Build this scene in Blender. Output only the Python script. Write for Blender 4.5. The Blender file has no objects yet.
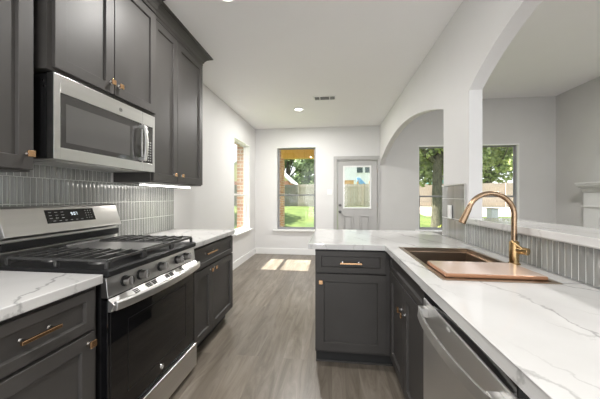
import bpy, bmesh, math, random
from mathutils import Vector, Matrix
PI = math.pi
random.seed(7)
SC = bpy.context.scene
COL = SC.collection

# ------------------------------------------------------------------ camera, sky, sun, lights, exposure
FPX = 266.7
YAW = math.atan(32 / FPX)
cam_d = bpy.data.cameras.new('camera'); cam = bpy.data.objects.new('camera', cam_d); COL.objects.link(cam)
cam_d.sensor_width = 36.0; cam_d.sensor_fit = 'HORIZONTAL'; cam_d.lens = FPX * 36.0 / 600
cam_d.clip_start = 0.02; cam_d.clip_end = 300
cam.location = (0, 0, 1.26); cam.rotation_euler = (PI / 2, 0, YAW)
cam_d.shift_y = -(199.5 - 197.0) / 600.0
SC.camera = cam

SC.view_settings.view_transform = 'Standard'; SC.view_settings.look = 'None'
SC.view_settings.gamma = 1.0; SC.view_settings.exposure = 0.08
SC.view_settings.use_curve_mapping = False

W = bpy.data.worlds.new('sky'); SC.world = W; W.use_nodes = True
nt = W.node_tree; nt.nodes.clear()
wo = nt.nodes.new('ShaderNodeOutputWorld'); wb = nt.nodes.new('ShaderNodeBackground')
tc = nt.nodes.new('ShaderNodeTexCoord'); sx = nt.nodes.new('ShaderNodeSeparateXYZ'); cr = nt.nodes.new('ShaderNodeValToRGB')
nt.links.new(tc.outputs['Generated'], sx.inputs[0]); nt.links.new(sx.outputs['Z'], cr.inputs[0])
cr.color_ramp.elements[0].position = 0.0; cr.color_ramp.elements[0].color = (0.95, 0.96, 0.97, 1)
cr.color_ramp.elements[1].position = 0.8; cr.color_ramp.elements[1].color = (0.62, 0.76, 0.95, 1)
nt.links.new(cr.outputs[0], wb.inputs[0]); wb.inputs[1].default_value = 1.9
nt.links.new(wb.outputs[0], wo.inputs[0])

def sun_light():
    d = bpy.data.lights.new('sun', 'SUN'); d.energy = 21.0; d.angle = math.radians(0.4); d.color = (1.0, 0.95, 0.86)
    o = bpy.data.objects.new('sun', d); COL.objects.link(o); o.location = (-8, 4, 12)
    v = Vector((1.0, -0.02, -1.5)); o.rotation_euler = v.to_track_quat('-Z', 'Y').to_euler()
sun_light()

def area(name, loc, target, sx_, sy_, e, col=(1, 1, 1)):
    d = bpy.data.lights.new(name, 'AREA'); d.shape = 'RECTANGLE'; d.size = sx_; d.size_y = sy_; d.energy = e; d.color = col
    o = bpy.data.objects.new(name, d); COL.objects.link(o); o.location = loc
    o.rotation_euler = (Vector(target) - Vector(loc)).to_track_quat('-Z', 'Y').to_euler()
    return o
# added fill lights behind the camera and in the living room, no windows modelled
area('rear_fill_light', (-0.35, -3.6, 1.1), (-0.35, 2, 3.2), 2.4, 2.0, 36, (0.97, 0.985, 1.0))
area('living_fill_light', (3.1, -3.4, 1.6), (2.9, 3, 2.4), 2.2, 2.2, 20, (0.97, 0.985, 1.0))

# ------------------------------------------------------------------ materials
def new_mat(name):
    m = bpy.data.materials.new(name); m.use_nodes = True
    return m, m.node_tree, m.node_tree.nodes['Principled BSDF']
def pbr(name, col, rough=0.5, metal=0.0, coat=0.0, spec=0.5, emit=None, estr=0.0):
    m, t, b = new_mat(name)
    b.inputs['Base Color'].default_value = (*col, 1); b.inputs['Roughness'].default_value = rough
    b.inputs['Metallic'].default_value = metal; b.inputs['Coat Weight'].default_value = coat
    b.inputs['Specular IOR Level'].default_value = spec
    if emit: b.inputs['Emission Color'].default_value = (*emit, 1); b.inputs['Emission Strength'].default_value = estr
    return m
def add_noise(m, c1, c2, scale=5.0, bump=0.0, bscale=None, detail=4, stretch=(1, 1, 1), rvar=None):
    t = m.node_tree; b = t.nodes['Principled BSDF']
    tc = t.nodes.new('ShaderNodeTexCoord'); mp = t.nodes.new('ShaderNodeMapping'); n = t.nodes.new('ShaderNodeTexNoise')
    mp.inputs['Scale'].default_value = stretch
    t.links.new(tc.outputs['Object'], mp.inputs[0]); t.links.new(mp.outputs[0], n.inputs['Vector'])
    n.inputs['Scale'].default_value = scale; n.inputs['Detail'].default_value = detail
    r = t.nodes.new('ShaderNodeValToRGB'); r.color_ramp.elements[0].position = 0.3; r.color_ramp.elements[1].position = 0.7
    r.color_ramp.elements[0].color = (*c1, 1); r.color_ramp.elements[1].color = (*c2, 1)
    t.links.new(n.outputs[0], r.inputs[0]); t.links.new(r.outputs[0], b.inputs['Base Color'])
    if rvar:
        mr = t.nodes.new('ShaderNodeMapRange'); mr.inputs[3].default_value = rvar[0]; mr.inputs[4].default_value = rvar[1]
        t.links.new(n.outputs[0], mr.inputs[0]); t.links.new(mr.outputs[0], b.inputs['Roughness'])
    if bump:
        n2 = t.nodes.new('ShaderNodeTexNoise'); n2.inputs['Scale'].default_value = bscale or scale; n2.inputs['Detail'].default_value = 3
        t.links.new(mp.outputs[0], n2.inputs['Vector'])
        bp = t.nodes.new('ShaderNodeBump'); bp.inputs['Strength'].default_value = bump; bp.inputs['Distance'].default_value = 0.004
        t.links.new(n2.outputs[0], bp.inputs['Height']); t.links.new(bp.outputs[0], b.inputs['Normal'])
    return m

M = {}
M['wall'] = add_noise(pbr('wall_paint', (.74, .73, .72), .55), (.715, .71, .705), (.73, .725, .72), 3, .06, 220)
M['wall_living'] = add_noise(pbr('wall_paint_dim', (.6, .59, .575), .6), (.56, .555, .54), (.58, .575, .56), 3, .06, 220)  # kitchen wall paint with the living room's dimmer light put into the colour
M['ceiling'] = add_noise(pbr('ceiling_paint', (.78, .775, .765), .8), (.895, .89, .895), (.905, .90, .905), 3, .05, 160)
M['trim'] = pbr('white_trim', (.84, .84, .83), .35)
M['trim_gray'] = pbr('grey_door_paint', (.45, .445, .435), .4)
M['mantel'] = pbr('mantel_paint', (.68, .675, .665), .4)
M['sash'] = pbr('sash_vinyl', (.27, .27, .275), .45)
M['cab'] = add_noise(pbr('charcoal_cabinet_paint', (.09, .085, .08), .3, spec=.35), (.060, .056, .053), (.068, .064, .061), 6, .03, 90, rvar=(.42, .52))
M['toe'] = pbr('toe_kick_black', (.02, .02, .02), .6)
M['steel'] = add_noise(pbr('brushed_stainless', (.62, .61, .6), .28, 1.0), (.66, .655, .645), (.70, .69, .68), 5, .015, 60, stretch=(1, .2, 8), rvar=(.27, .33))
M['steel_pol'] = pbr('polished_steel', (.75, .74, .73), .15, 1.0)
M['blackglass'] = pbr('black_glass', (.006, .006, .007), .04, 0, 0.0, .5)
M['smokeglass'] = pbr('smoked_glass', (.045, .043, .042), .06, 0, 0.3, .7)
M['black'] = pbr('black_enamel', (.014, .014, .015), .42, spec=.3)
M['blackmatte'] = pbr('black_plastic', (.015, .015, .015), .5)
M['iron'] = add_noise(pbr('cast_iron', (.1, .1, .1), .34, spec=.9), (.03, .03, .03), (.045, .044, .043), 30, .03, 200)
M['satin'] = pbr('satin_stainless', (.78, .775, .765), .40, 1.0)
M['screen'] = pbr('window_screen_grey', (.11, .107, .104), .09, 0, .2)
M['knobsteel'] = pbr('dark_knob_steel', (.30, .29, .28), .28, 1.0)
M['griddle'] = pbr('griddle_grey', (.14, .138, .135), .38, .4)
M['copper'] = pbr('copper_gold', (.80, .50, .28), .22, 1.0)
M['brass'] = pbr('brushed_brass', (.62, .44, .22), .22, 1.0)
M['bronze'] = add_noise(pbr('brushed_bronze', (.36, .25, .16), .30, 1.0), (.33, .225, .145), (.41, .29, .19), 30, .03, 120, rvar=(.2, .32))
M['sinkmetal'] = pbr('sink_bronze', (.52, .42, .33), .3, 1.0)
M['board'] = add_noise(pbr('copper_board', (.80, .52, .40), .16, .3, .6), (.84, .64, .54), (.88, .70, .60), 8, 0, rvar=(.1, .2))
M['boardedge'] = pbr('copper_board_edge', (.50, .26, .15), .3, .5)
M['plate'] = pbr('white_plastic', (.85, .85, .84), .3)
M['grout'] = pbr('grout_grey', (.74, .75, .73), .6)
M['symbol'] = pbr('printed_grey', (.45, .45, .45), .5)
M['digit'] = pbr('lit_digits', (.8, .85, .9), .5, emit=(.8, .9, 1.0), estr=.9)
M['led'] = pbr('lit_diffuser', (1, 1, 1), .5, emit=(1, .97, .92), estr=7.0)
M['bulb'] = pbr('lit_lens', (1, 1, 1), .5, emit=(1, .95, .88), estr=14.0)
M['firebox'] = pbr('firebox_black', (.03, .03, .03), .8)
M['vent_dark'] = pbr('vent_shadow', (.25, .25, .25), .8)
M['bark'] = add_noise(pbr('tree_bark', (.2, .17, .12), .9), (.05, .045, .03), (.15, .14, .095), 6, .8, 14, stretch=(3, 3, .6))
M['porch'] = add_noise(pbr('stained_pine', (.72, .42, .12), .5), (.66, .38, .10), (.80, .50, .17), 4, .1, 20, stretch=(8, 1, 1))
M['fence'] = None

def glass_mat():
    m = bpy.data.materials.new('window_glass'); m.use_nodes = True; t = m.node_tree; t.nodes.clear()
    o = t.nodes.new('ShaderNodeOutputMaterial'); mx = t.nodes.new('ShaderNodeMixShader')
    tr = t.nodes.new('ShaderNodeBsdfTransparent'); g = t.nodes.new('ShaderNodeBsdfGlossy'); lw = t.nodes.new('ShaderNodeLayerWeight'); fr = t.nodes.new('ShaderNodeMath'); fr.operation = 'POWER'; fr.inputs[1].default_value = 4.5
    lw.inputs[0].default_value = .5; t.links.new(lw.outputs['Facing'], fr.inputs[0])
    ms = t.nodes.new('ShaderNodeMath'); ms.operation = 'MULTIPLY_ADD'; ms.inputs[1].default_value = .6; ms.inputs[2].default_value = .04; t.links.new(fr.outputs[0], ms.inputs[0])
    tr.inputs[0].default_value = (.97, .98, .975, 1); g.inputs['Roughness'].default_value = 0.01
    t.links.new(ms.outputs[0], mx.inputs[0]); t.links.new(tr.outputs[0], mx.inputs[1]); t.links.new(g.outputs[0], mx.inputs[2])
    t.links.new(mx.outputs[0], o.inputs[0]); return m
M['glass'] = glass_mat()

def marble():
    m, t, b = new_mat('veined_white_quartz'); b.inputs['Roughness'].default_value = .06; b.inputs['Specular IOR Level'].default_value = .5
    tc = t.nodes.new('ShaderNodeTexCoord')
    base = None
    def vein(rot, scale, dist, width, strength, off):
        mp = t.nodes.new('ShaderNodeMapping'); mp.inputs['Rotation'].default_value = (0.25, 0.15, rot); mp.inputs['Location'].default_value = off
        t.links.new(tc.outputs['Object'], mp.inputs[0])
        n = t.nodes.new('ShaderNodeTexNoise'); n.inputs['Scale'].default_value = 2.2; n.inputs['Detail'].default_value = 8; n.inputs['Roughness'].default_value = .6
        t.links.new(mp.outputs[0], n.inputs['Vector'])
        vm = t.nodes.new('ShaderNodeVectorMath'); vm.operation = 'MULTIPLY_ADD'
        vm.inputs[1].default_value = (dist,) * 3
        t.links.new(n.outputs['Color'], vm.inputs[0]); t.links.new(mp.outputs[0], vm.inputs[2])
        w = t.nodes.new('ShaderNodeTexWave'); w.wave_type = 'BANDS'; w.bands_direction = 'X'; w.inputs['Scale'].default_value = scale
        w.inputs['Distortion'].default_value = 1.2; w.inputs['Detail'].default_value = 3; w.inputs['Detail Scale'].default_value = 1.5
        t.links.new(vm.outputs[0], w.inputs['Vector'])
        r = t.nodes.new('ShaderNodeValToRGB')
        r.color_ramp.elements[0].position = 0; r.color_ramp.elements[0].color = (strength,) * 3 + (1,)
        r.color_ramp.elements[1].position = width; r.color_ramp.elements[1].color = (0, 0, 0, 1)
        t.links.new(w.outputs['Fac'], r.inputs[0])
        # break the vein up so that it comes and goes
        n2 = t.nodes.new('ShaderNodeTexNoise'); n2.inputs['Scale'].default_value = 1.7; n2.inputs['Detail'].default_value = 2
        t.links.new(mp.outputs[0], n2.inputs['Vector'])
        r2 = t.nodes.new('ShaderNodeValToRGB'); r2.color_ramp.elements[0].position = .36; r2.color_ramp.elements[1].position = .62
        t.links.new(n2.outputs[0], r2.inputs[0])
        mu = t.nodes.new('ShaderNodeMath'); mu.operation = 'MULTIPLY'
        t.links.new(r.outputs[0], mu.inputs[0]); t.links.new(r2.outputs[0], mu.inputs[1])
        return mu.outputs[0]
    a = vein(-.38, .95, .42, .006, .62, (3.1, 1.2, 0)); c = vein(-.62, 1.7, .36, .007, .42, (7.3, 2.2, 1)); 
    ad = t.nodes.new('ShaderNodeMath'); ad.operation = 'ADD'; ad.use_clamp = True
    t.links.new(a, ad.inputs[0]); t.links.new(c, ad.inputs[1])
    n = t.nodes.new('ShaderNodeTexNoise'); n.inputs['Scale'].default_value = 3; n.inputs['Detail'].default_value = 5
    t.links.new(tc.outputs['Object'], n.inputs['Vector'])
    rb = t.nodes.new('ShaderNodeValToRGB'); rb.color_ramp.elements[0].position = .35; rb.color_ramp.elements[0].color = (.62, .615, .605, 1)
    rb.color_ramp.elements[1].position = .6; rb.color_ramp.elements[1].color = (.685, .68, .67, 1)
    t.links.new(n.outputs[0], rb.inputs[0])
    mx = t.nodes.new('ShaderNodeMix'); mx.data_type = 'RGBA'
    t.links.new(ad.outputs[0], mx.inputs[0]); t.links.new(rb.outputs[0], mx.inputs[6]); mx.inputs[7].default_value = (.24, .237, .233, 1)
    t.links.new(mx.outputs[2], b.inputs['Base Color'])
    return m
M['marble'] = marble()

def floor_mat():
    m, t, b = new_mat('grey_brown_oak_planks'); b.inputs['Roughness'].default_value = .34
    tc = t.nodes.new('ShaderNodeTexCoord'); mp = t.nodes.new('ShaderNodeMapping'); mp.inputs['Rotation'].default_value = (0, 0, PI / 2)
    t.links.new(tc.outputs['Object'], mp.inputs[0])
    br = t.nodes.new('ShaderNodeTexBrick'); br.inputs['Scale'].default_value = 1; br.inputs['Brick Width'].default_value = 1.5
    br.inputs['Row Height'].default_value = .19; br.inputs['Mortar Size'].default_value = .0012; br.offset = .37
    br.inputs['Color1'].default_value = (.0, .0, .0, 1); br.inputs['Color2'].default_value = (1, 1, 1, 1); br.inputs['Mortar'].default_value = (.3, .3, .3, 1)
    t.links.new(mp.outputs[0], br.inputs[0])
    # grain
    mg = t.nodes.new('ShaderNodeMapping'); mg.inputs['Scale'].default_value = (9, 1.0, 1); t.links.new(tc.outputs['Object'], mg.inputs[0])
    va = t.nodes.new('ShaderNodeVectorMath'); va.operation = 'MULTIPLY_ADD'; va.inputs[1].default_value = (0, 7, 0)
    t.links.new(br.outputs[0], va.inputs[0]); t.links.new(mg.outputs[0], va.inputs[2])
    n = t.nodes.new('ShaderNodeTexNoise'); n.inputs['Scale'].default_value = 1.6; n.inputs['Detail'].default_value = 8; n.inputs['Roughness'].default_value = .65; n.inputs['Distortion'].default_value = 1.2
    t.links.new(va.outputs[0], n.inputs['Vector'])
    r = t.nodes.new('ShaderNodeValToRGB'); e = r.color_ramp.elements
    e[0].position = .25; e[0].color = (.10, .079, .056, 1); e[1].position = .75; e[1].color = (.29, .257, .215, 1)
    x = e.new(.5); x.color = (.195, .167, .134, 1)
    t.links.new(n.outputs[0], r.inputs[0])
    hs = t.nodes.new('ShaderNodeMix'); hs.data_type = 'RGBA'; hs.blend_type = 'MULTIPLY'; hs.inputs[0].default_value = 1
    mr = t.nodes.new('ShaderNodeMapRange'); mr.inputs[3].default_value = .84; mr.inputs[4].default_value = 1.12
    t.links.new(br.outputs[0], mr.inputs[0]); t.links.new(r.outputs[0], hs.inputs[6]); t.links.new(mr.outputs[0], hs.inputs[7])
    t.links.new(hs.outputs[2], b.inputs['Base Color'])
    bp = t.nodes.new('ShaderNodeBump'); bp.inputs['Strength'].default_value = .25; bp.inputs['Distance'].default_value = .002
    ad = t.nodes.new('ShaderNodeMath'); ad.operation = 'MULTIPLY_ADD'; ad.inputs[1].default_value = .35
    inv = t.nodes.new('ShaderNodeMath'); inv.operation = 'SUBTRACT'; inv.inputs[0].default_value = 1; t.links.new(br.outputs['Fac'], inv.inputs[1])
    t.links.new(n.outputs[0], ad.inputs[0]); t.links.new(inv.outputs[0], ad.inputs[2]); t.links.new(ad.outputs[0], bp.inputs['Height'])
    t.links.new(bp.outputs[0], b.inputs['Normal'])
    return m
M['floor'] = floor_mat()

def tile_mat():
    m, t, b = new_mat('grey_green_glass_tile'); b.inputs['Roughness'].default_value = .06; b.inputs['Coat Weight'].default_value = .6
    tc = t.nodes.new('ShaderNodeTexCoord'); mp = t.nodes.new('ShaderNodeMapping'); mp.inputs['Scale'].default_value = (31.25, 31.25, 6.58)
    t.links.new(tc.outputs['Object'], mp.inputs[0])
    vf = t.nodes.new('ShaderNodeVectorMath'); vf.operation = 'FLOOR'; t.links.new(mp.outputs[0], vf.inputs[0])
    wn = t.nodes.new('ShaderNodeTexWhiteNoise'); t.links.new(vf.outputs[0], wn.inputs[0])
    r = t.nodes.new('ShaderNodeValToRGB'); r.color_ramp.elements[0].color = (.25, .255, .245, 1); r.color_ramp.elements[1].color = (.33, .336, .322, 1)
    t.links.new(wn.outputs[0], r.inputs[0]); t.links.new(r.outputs[0], b.inputs['Base Color'])
    n = t.nodes.new('ShaderNodeTexNoise'); n.inputs['Scale'].default_value = 25
    t.links.new(tc.outputs['Object'], n.inputs['Vector'])
    bp = t.nodes.new('ShaderNodeBump'); bp.inputs['Strength'].default_value = .15; bp.inputs['Distance'].default_value = .002
    t.links.new(n.outputs[0], bp.inputs['Height']); t.links.new(bp.outputs[0], b.inputs['Normal'])
    return m
M['tile'] = tile_mat()

def brick_mat():
    m, t, b = new_mat('tan_brick'); b.inputs['Roughness'].default_value = .85
    tc = t.nodes.new('ShaderNodeTexCoord'); s = t.nodes.new('ShaderNodeSeparateXYZ'); t.links.new(tc.outputs['Object'], s.inputs[0])
    ad = t.nodes.new('ShaderNodeMath'); ad.operation = 'ADD'; t.links.new(s.outputs[0], ad.inputs[0]); t.links.new(s.outputs[1], ad.inputs[1])
    c = t.nodes.new('ShaderNodeCombineXYZ'); t.links.new(ad.outputs[0], c.inputs[0]); t.links.new(s.outputs[2], c.inputs[1])
    br = t.nodes.new('ShaderNodeTexBrick'); br.inputs['Scale'].default_value = 1; br.inputs['Brick Width'].default_value = .2
    br.inputs['Row Height'].default_value = .075; br.inputs['Mortar Size'].default_value = .008
    br.inputs['Color1'].default_value = (.42, .19, .11, 1); br.inputs['Color2'].default_value = (.58, .34, .21, 1); br.inputs['Mortar'].default_value = (.62, .57, .5, 1)
    t.links.new(c.outputs[0], br.inputs[0]); t.links.new(br.outputs[0], b.inputs['Base Color'])
    return m
M['brick'] = brick_mat()

def grass_mat():
    m, t, b = new_mat('lawn_grass'); b.inputs['Roughness'].default_value = .9
    add_noise(m, (.05, .09, .015), (.13, .17, .035), 1.2, .5, 60, detail=8); return m
M['grass'] = grass_mat()
M['soil'] = add_noise(pbr('bare_soil', (.55, .48, .38), .9), (.5, .43, .34), (.62, .55, .45), 3, .3, 30)
M['concrete'] = add_noise(pbr('patio_concrete', (.5, .48, .45), .8), (.46, .44, .41), (.55, .53, .5), 4, .1, 60)
def fence_mat():
    m = pbr('weathered_cedar', (.5, .42, .34), .85)
    return add_noise(m, (.36, .30, .25), (.56, .49, .42), 5, .3, 30, stretch=(8, 8, .7))
M['fence'] = fence_mat()
def leaf(name, c1, c2, sc=1.5):
    m = pbr(name, c1, .55, spec=.4); add_noise(m, c1, c2, sc, 0)
    b = m.node_tree.nodes['Principled BSDF']; b.inputs['Transmission Weight'].default_value = 0
    b.inputs['Subsurface Weight'].default_value = 0
    return m
M['leaf'] = leaf('bright_leaves', (.06, .12, .02), (.50, .56, .22), 4)
M['leaf_far'] = leaf('greygreen_leaves', (.10, .17, .07), (.30, .38, .18), 1.2)
M['leaf_yel'] = leaf('yellow_green_leaves', (.25, .30, .05), (.48, .50, .12), 2)
M['h_white'] = pbr('white_siding', (.80, .80, .80), .7)
M['h_pink'] = add_noise(pbr('pink_brick_wall', (.62, .30, .25), .8), (.55, .26, .22), (.72, .38, .30), 6)
M['h_cream'] = pbr('cream_gable', (.72, .68, .40), .7)
M['h_roof'] = pbr('grey_shingles', (.16, .15, .15), .9)
M['h_glass'] = pbr('far_window_glass', (.05, .08, .09), .2)
M['shed_or'] = pbr('orange_boards', (.75, .42, .16), .7)
M['blue'] = pbr('blue_plastic', (.18, .42, .72), .4)
M['teal'] = pbr('teal_plastic', (.16, .42, .42), .5)
M['dark_fence'] = add_noise(pbr('shaded_fence', (.22, .21, .19), .9), (.16, .155, .14), (.28, .27, .24), 5, .2, 30, stretch=(8, 8, .7))  # fence standing in shade, the shade is put into the colour

# ------------------------------------------------------------------ helpers
def B(): return bmesh.new()
def bx(bm, x0, x1, y0, y1, z0, z1):
    if x1 < x0: x0, x1 = x1, x0
    if y1 < y0: y0, y1 = y1, y0
    if z1 < z0: z0, z1 = z1, z0
    v = [bm.verts.new((x, y, z)) for x in (x0, x1) for y in (y0, y1) for z in (z0, z1)]
    for f in ((0, 1, 3, 2), (4, 6, 7, 5), (0, 4, 5, 1), (2, 3, 7, 6), (0, 2, 6, 4), (1, 5, 7, 3)):
        bm.faces.new([v[i] for i in f])
    return v
def frame(bm, x0, x1, z0, z1, y0, y1, w):   # ring in the XZ plane
    bx(bm, x0, x0 + w, y0, y1, z0, z1); bx(bm, x1 - w, x1, y0, y1, z0, z1)
    bx(bm, x0 + w, x1 - w, y0, y1, z0, z0 + w); bx(bm, x0 + w, x1 - w, y0, y1, z1 - w, z1)
def prism(bm, pts, axis, a, b):             # closed polygon extruded along an axis
    def p(q, t):
        return {'X': (t, q[0], q[1]), 'Y': (q[0], t, q[1]), 'Z': (q[0], q[1], t)}[axis]
    A = [bm.verts.new(p(q, a)) for q in pts]; Bv = [bm.verts.new(p(q, b)) for q in pts]
    n = len(pts); bm.faces.new(A); bm.faces.new(Bv[::-1])
    for i in range(n): bm.faces.new((A[i], A[(i + 1) % n], Bv[(i + 1) % n], Bv[i]))
def cyl(bm, p0, p1, r0, r1=None, n=20, caps=True):
    r1 = r0 if r1 is None else r1; p0 = Vector(p0); p1 = Vector(p1); d = (p1 - p0).normalized()
    a = d.orthogonal().normalized(); b = d.cross(a)
    A = []; Bv = []
    for i in range(n):
        t = 2 * PI * i / n; w = a * math.cos(t) + b * math.sin(t)
        A.append(bm.verts.new(p0 + w * r0)); Bv.append(bm.verts.new(p1 + w * r1))
    for i in range(n): bm.faces.new((A[i], A[(i + 1) % n], Bv[(i + 1) % n], Bv[i]))
    if caps: bm.faces.new(A[::-1]); bm.faces.new(Bv)
def tube(bm, pts, r, n=14, caps=True):
    pts = [Vector(p) for p in pts]; rs = r if isinstance(r, (list, tuple)) else [r] * len(pts)
    d0 = (pts[1] - pts[0]).normalized(); a = d0.orthogonal().normalized(); rings = []
    for i, p in enumerate(pts):
        d = (pts[min(i + 1, len(pts) - 1)] - pts[max(i - 1, 0)]).normalized()
        a = (a - d * a.dot(d)).normalized(); b = d.cross(a)
        rings.append([bm.verts.new(p + (a * math.cos(2 * PI * k / n) + b * math.sin(2 * PI * k / n)) * rs[i]) for k in range(n)])
    for i in range(len(rings) - 1):
        for k in range(n): bm.faces.new((rings[i][k], rings[i][(k + 1) % n], rings[i + 1][(k + 1) % n], rings[i + 1][k]))
    if caps: bm.faces.new(rings[0][::-1]); bm.faces.new(rings[-1])
def ngon(bm, pts): bm.faces.new([bm.verts.new(p) for p in pts])

def obj(name, bm, mat, parent=None, bevel=0.0, smooth=False, seg=2, loc=None):
    bmesh.ops.recalc_face_normals(bm, faces=bm.faces)
    if parent is not None:
        root = parent; off = Vector((0, 0, 0))
        while root is not None: off += root.location; root = root.parent
        org = off
    else:
        if loc is None:
            xs = [v.co for v in bm.verts]
            mn = Vector([min(c[i] for c in xs) for i in range(3)]); mx = Vector([max(c[i] for c in xs) for i in range(3)])
            loc = ((mn.x + mx.x) / 2, (mn.y + mx.y) / 2, mn.z)
        org = Vector(loc)
    bmesh.ops.translate(bm, verts=bm.verts, vec=-org)
    me = bpy.data.meshes.new(name); bm.to_mesh(me); bm.free()
    o = bpy.data.objects.new(name, me); COL.objects.link(o)
    if parent is not None: o.parent = parent
    else: o.location = org
    me.materials.append(M[mat] if isinstance(mat, str) else mat)
    if smooth:
        for p in me.polygons: p.use_smooth = True
    if bevel:
        md = o.modifiers.new('edge', 'BEVEL'); md.width = bevel; md.segments = seg; md.limit_method = 'ANGLE'; md.angle_limit = math.radians(40)
    if smooth:
        try: me.set_sharp_from_angle(angle=math.radians(35))
        except Exception: pass
    return o
def thing(name, label, cat, loc=(0, 0, 0), group=None, kind=None):
    o = bpy.data.objects.new(name, None); COL.objects.link(o); o.location = loc; o.empty_display_size = .1
    if label: o['label'] = label
    if cat: o['category'] = cat
    if group: o['group'] = group
    if kind: o['kind'] = kind
    return o
def tag(o, label, cat, group=None, kind=None):
    if label: o['label'] = label
    if cat: o['category'] = cat
    if group: o['group'] = group
    if kind: o['kind'] = kind
    return o
def struct(name, bm, mat, bevel=0.0, label=None, cat=None, **k):
    o = obj(name, bm, mat, None, bevel, **k); o['kind'] = 'structure'
    if label: o['label'] = label
    if cat: o['category'] = cat
    return o

# ------------------------------------------------------------------ room shell
CH = 2.77; LCH = 3.24; WX = -1.70; BY = 5.79; RX = 1.0; RX2 = 1.092; LRX = 4.36; REAR = -3.9
bm = B(); bx(bm, WX - .3, LRX + .2, REAR, BY + .1, -.05, 0)
struct('floor', bm, 'floor', label='grey-brown wood plank floor running toward the back wall', cat='floor', loc=(0, 0, 0))
bm = B(); bx(bm, WX - .3, RX2, REAR, BY + .2, CH, CH + .12)
struct('ceiling', bm, 'ceiling', label='flat white ceiling over the kitchen and breakfast nook', cat='ceiling')
bm = B(); bx(bm, RX2, LRX + .2, REAR, BY + .2, LCH, LCH + .12)
struct('ceiling_living', bm, 'ceiling', label='higher ceiling of the living room beyond the arches', cat='ceiling')

def wall_with_holes(bm, a0, a1, z0, z1, holes, mk):
    """holes: (a0,a1,z0,z1) sorted, not overlapping; mk(bm,a0,a1,z0,z1) adds a wall box"""
    cur = a0
    for h in sorted(holes):
        mk(bm, cur, h[0], z0, z1)
        if h[2] > z0: mk(bm, h[0], h[1], z0, h[2])
        if h[3] < z1: mk(bm, h[0], h[1], h[3], z1)
        cur = h[1]
    mk(bm, cur, a1, z0, z1)
# left wall, window hole
LW = (4.50, 5.38, .61, 2.33)
bm = B(); wall_with_holes(bm, REAR, BY, 0, CH, [LW], lambda b, a0, a1, z0, z1: bx(b, WX - .12, WX, a0, a1, z0, z1))
struct('wall_left', bm, 'wall', label='white side wall behind the range and under the side window', cat='wall')
bm = B(); wall_with_holes(bm, REAR, BY + .5, -.3, CH + .2, [(LW[0] - .02, LW[1] + .02, LW[2] - .03, LW[3] + .02)], lambda b, a0, a1, z0, z1: bx(b, WX - .28, WX - .121, a0, a1, z0, z1))
struct('trim_1', bm, 'brick', label='tan brick outer face seen through the side window', cat='brick wall')
# back wall : kitchen part and living part are one plane
BW = (-1.216, -.345, .545, 2.365); DR = (.085, .985, 0, 2.065); LW1 = (1.785, 2.68, .575, 2.325); LW2 = (2.80, 3.70, .575, 2.325)
bm = B(); wall_with_holes(bm, WX - .12, RX, 0, CH, [BW, DR], lambda b, a0, a1, z0, z1: bx(b, a0, a1, BY, BY + .12, z0, z1))
struct('wall_back', bm, 'wall', label='white back wall with the garden window and glazed door', cat='wall')
bm = B(); wall_with_holes(bm, RX, LRX + .2, 0, LCH, [LW1, LW2], lambda b, a0, a1, z0, z1: bx(b, a0, a1, BY, BY + .12, z0, z1))
struct('wall_back_living', bm, 'wall_living', label='living room back wall with two tall windows, colour darkened for dim light', cat='wall')
bm = B(); wall_with_holes(bm, WX - .3, LRX + .3, -.3, LCH + .2, [(BW[0] + .035, BW[1] + .06, BW[2] - .03, BW[3] + .02), (DR[0], DR[1], 0, DR[3]), (LW1[0] - .03, LW1[1] + .03, .55, 2.35), (LW2[0] - .03, LW2[1] + .14, .55, 2.35)],
                          lambda b, a0, a1, z0, z1: bx(b, a0, a1, BY + .121, BY + .34, z0, z1))
struct('trim_2', bm, 'brick', label='tan brick outer face of the back wall seen in the window reveals', cat='brick wall')
bm = B(); bx(bm, LRX, LRX + .12, REAR, BY, 0, LCH)
struct('wall_right', bm, 'wall_living', label='living room wall carrying the fireplace, colour darkened for dim light', cat='wall')

# arched divider wall X = RX..RX2
def arch_pts(y0, y1, zs, rise, n=36):
    hs = (y1 - y0) / 2; R = (hs * hs + rise * rise) / (2 * rise); cy = (y0 + y1) / 2; cz = zs + rise - R
    out = []
    a = math.asin(hs / R)
    for i in range(n + 1):
        t = -a + 2 * a * i / n; out.append((cy + R * math.sin(t), cz + R * math.cos(t)))
    return out
bm = B()
PY0, PY1 = 2.095, 2.545
near = arch_pts(.30, PY0, 2.045, .28); far = arch_pts(PY1, 5.55, 2.05, .26)
def top_strip(pts):
    for (ya, za), (yb, zb) in zip(pts[:-1], pts[1:]):
        prism(bm, [(ya, za), (yb, zb), (yb, LCH), (ya, LCH)], 'X', RX, RX2)
top_strip(near); top_strip(far)
bx(bm, RX, RX2, PY0, PY1, 0, LCH)
bx(bm, RX, RX2, 5.55, BY, 2.05, LCH)
prism(bm, [(5.55, 2.05), (BY, 1.93), (BY, 2.06), (5.55, 2.06)], 'X', RX, RX2)
bx(bm, RX, RX2, REAR, .30, 0, LCH)
bx(bm, RX, RX2, .30, PY0, 0, 1.07)
bmesh.ops.remove_doubles(bm, verts=bm.verts, dist=1e-5)
# drop internal faces
seen = {}
for f in list(bm.faces):
    k = tuple(sorted(v.index for v in f.verts)) if False else tuple(sorted(tuple(round(c, 4) for c in v.co) for v in f.verts))
    seen.setdefault(k, []).append(f)
for k, fs in seen.items():
    if len(fs) > 1: bmesh.ops.delete(bm, geom=fs, context='FACES_ONLY')
struct('wall_divider', bm, 'wall', label='white dividing wall with two shallow arches, pier and low bar wall', cat='wall')

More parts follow.
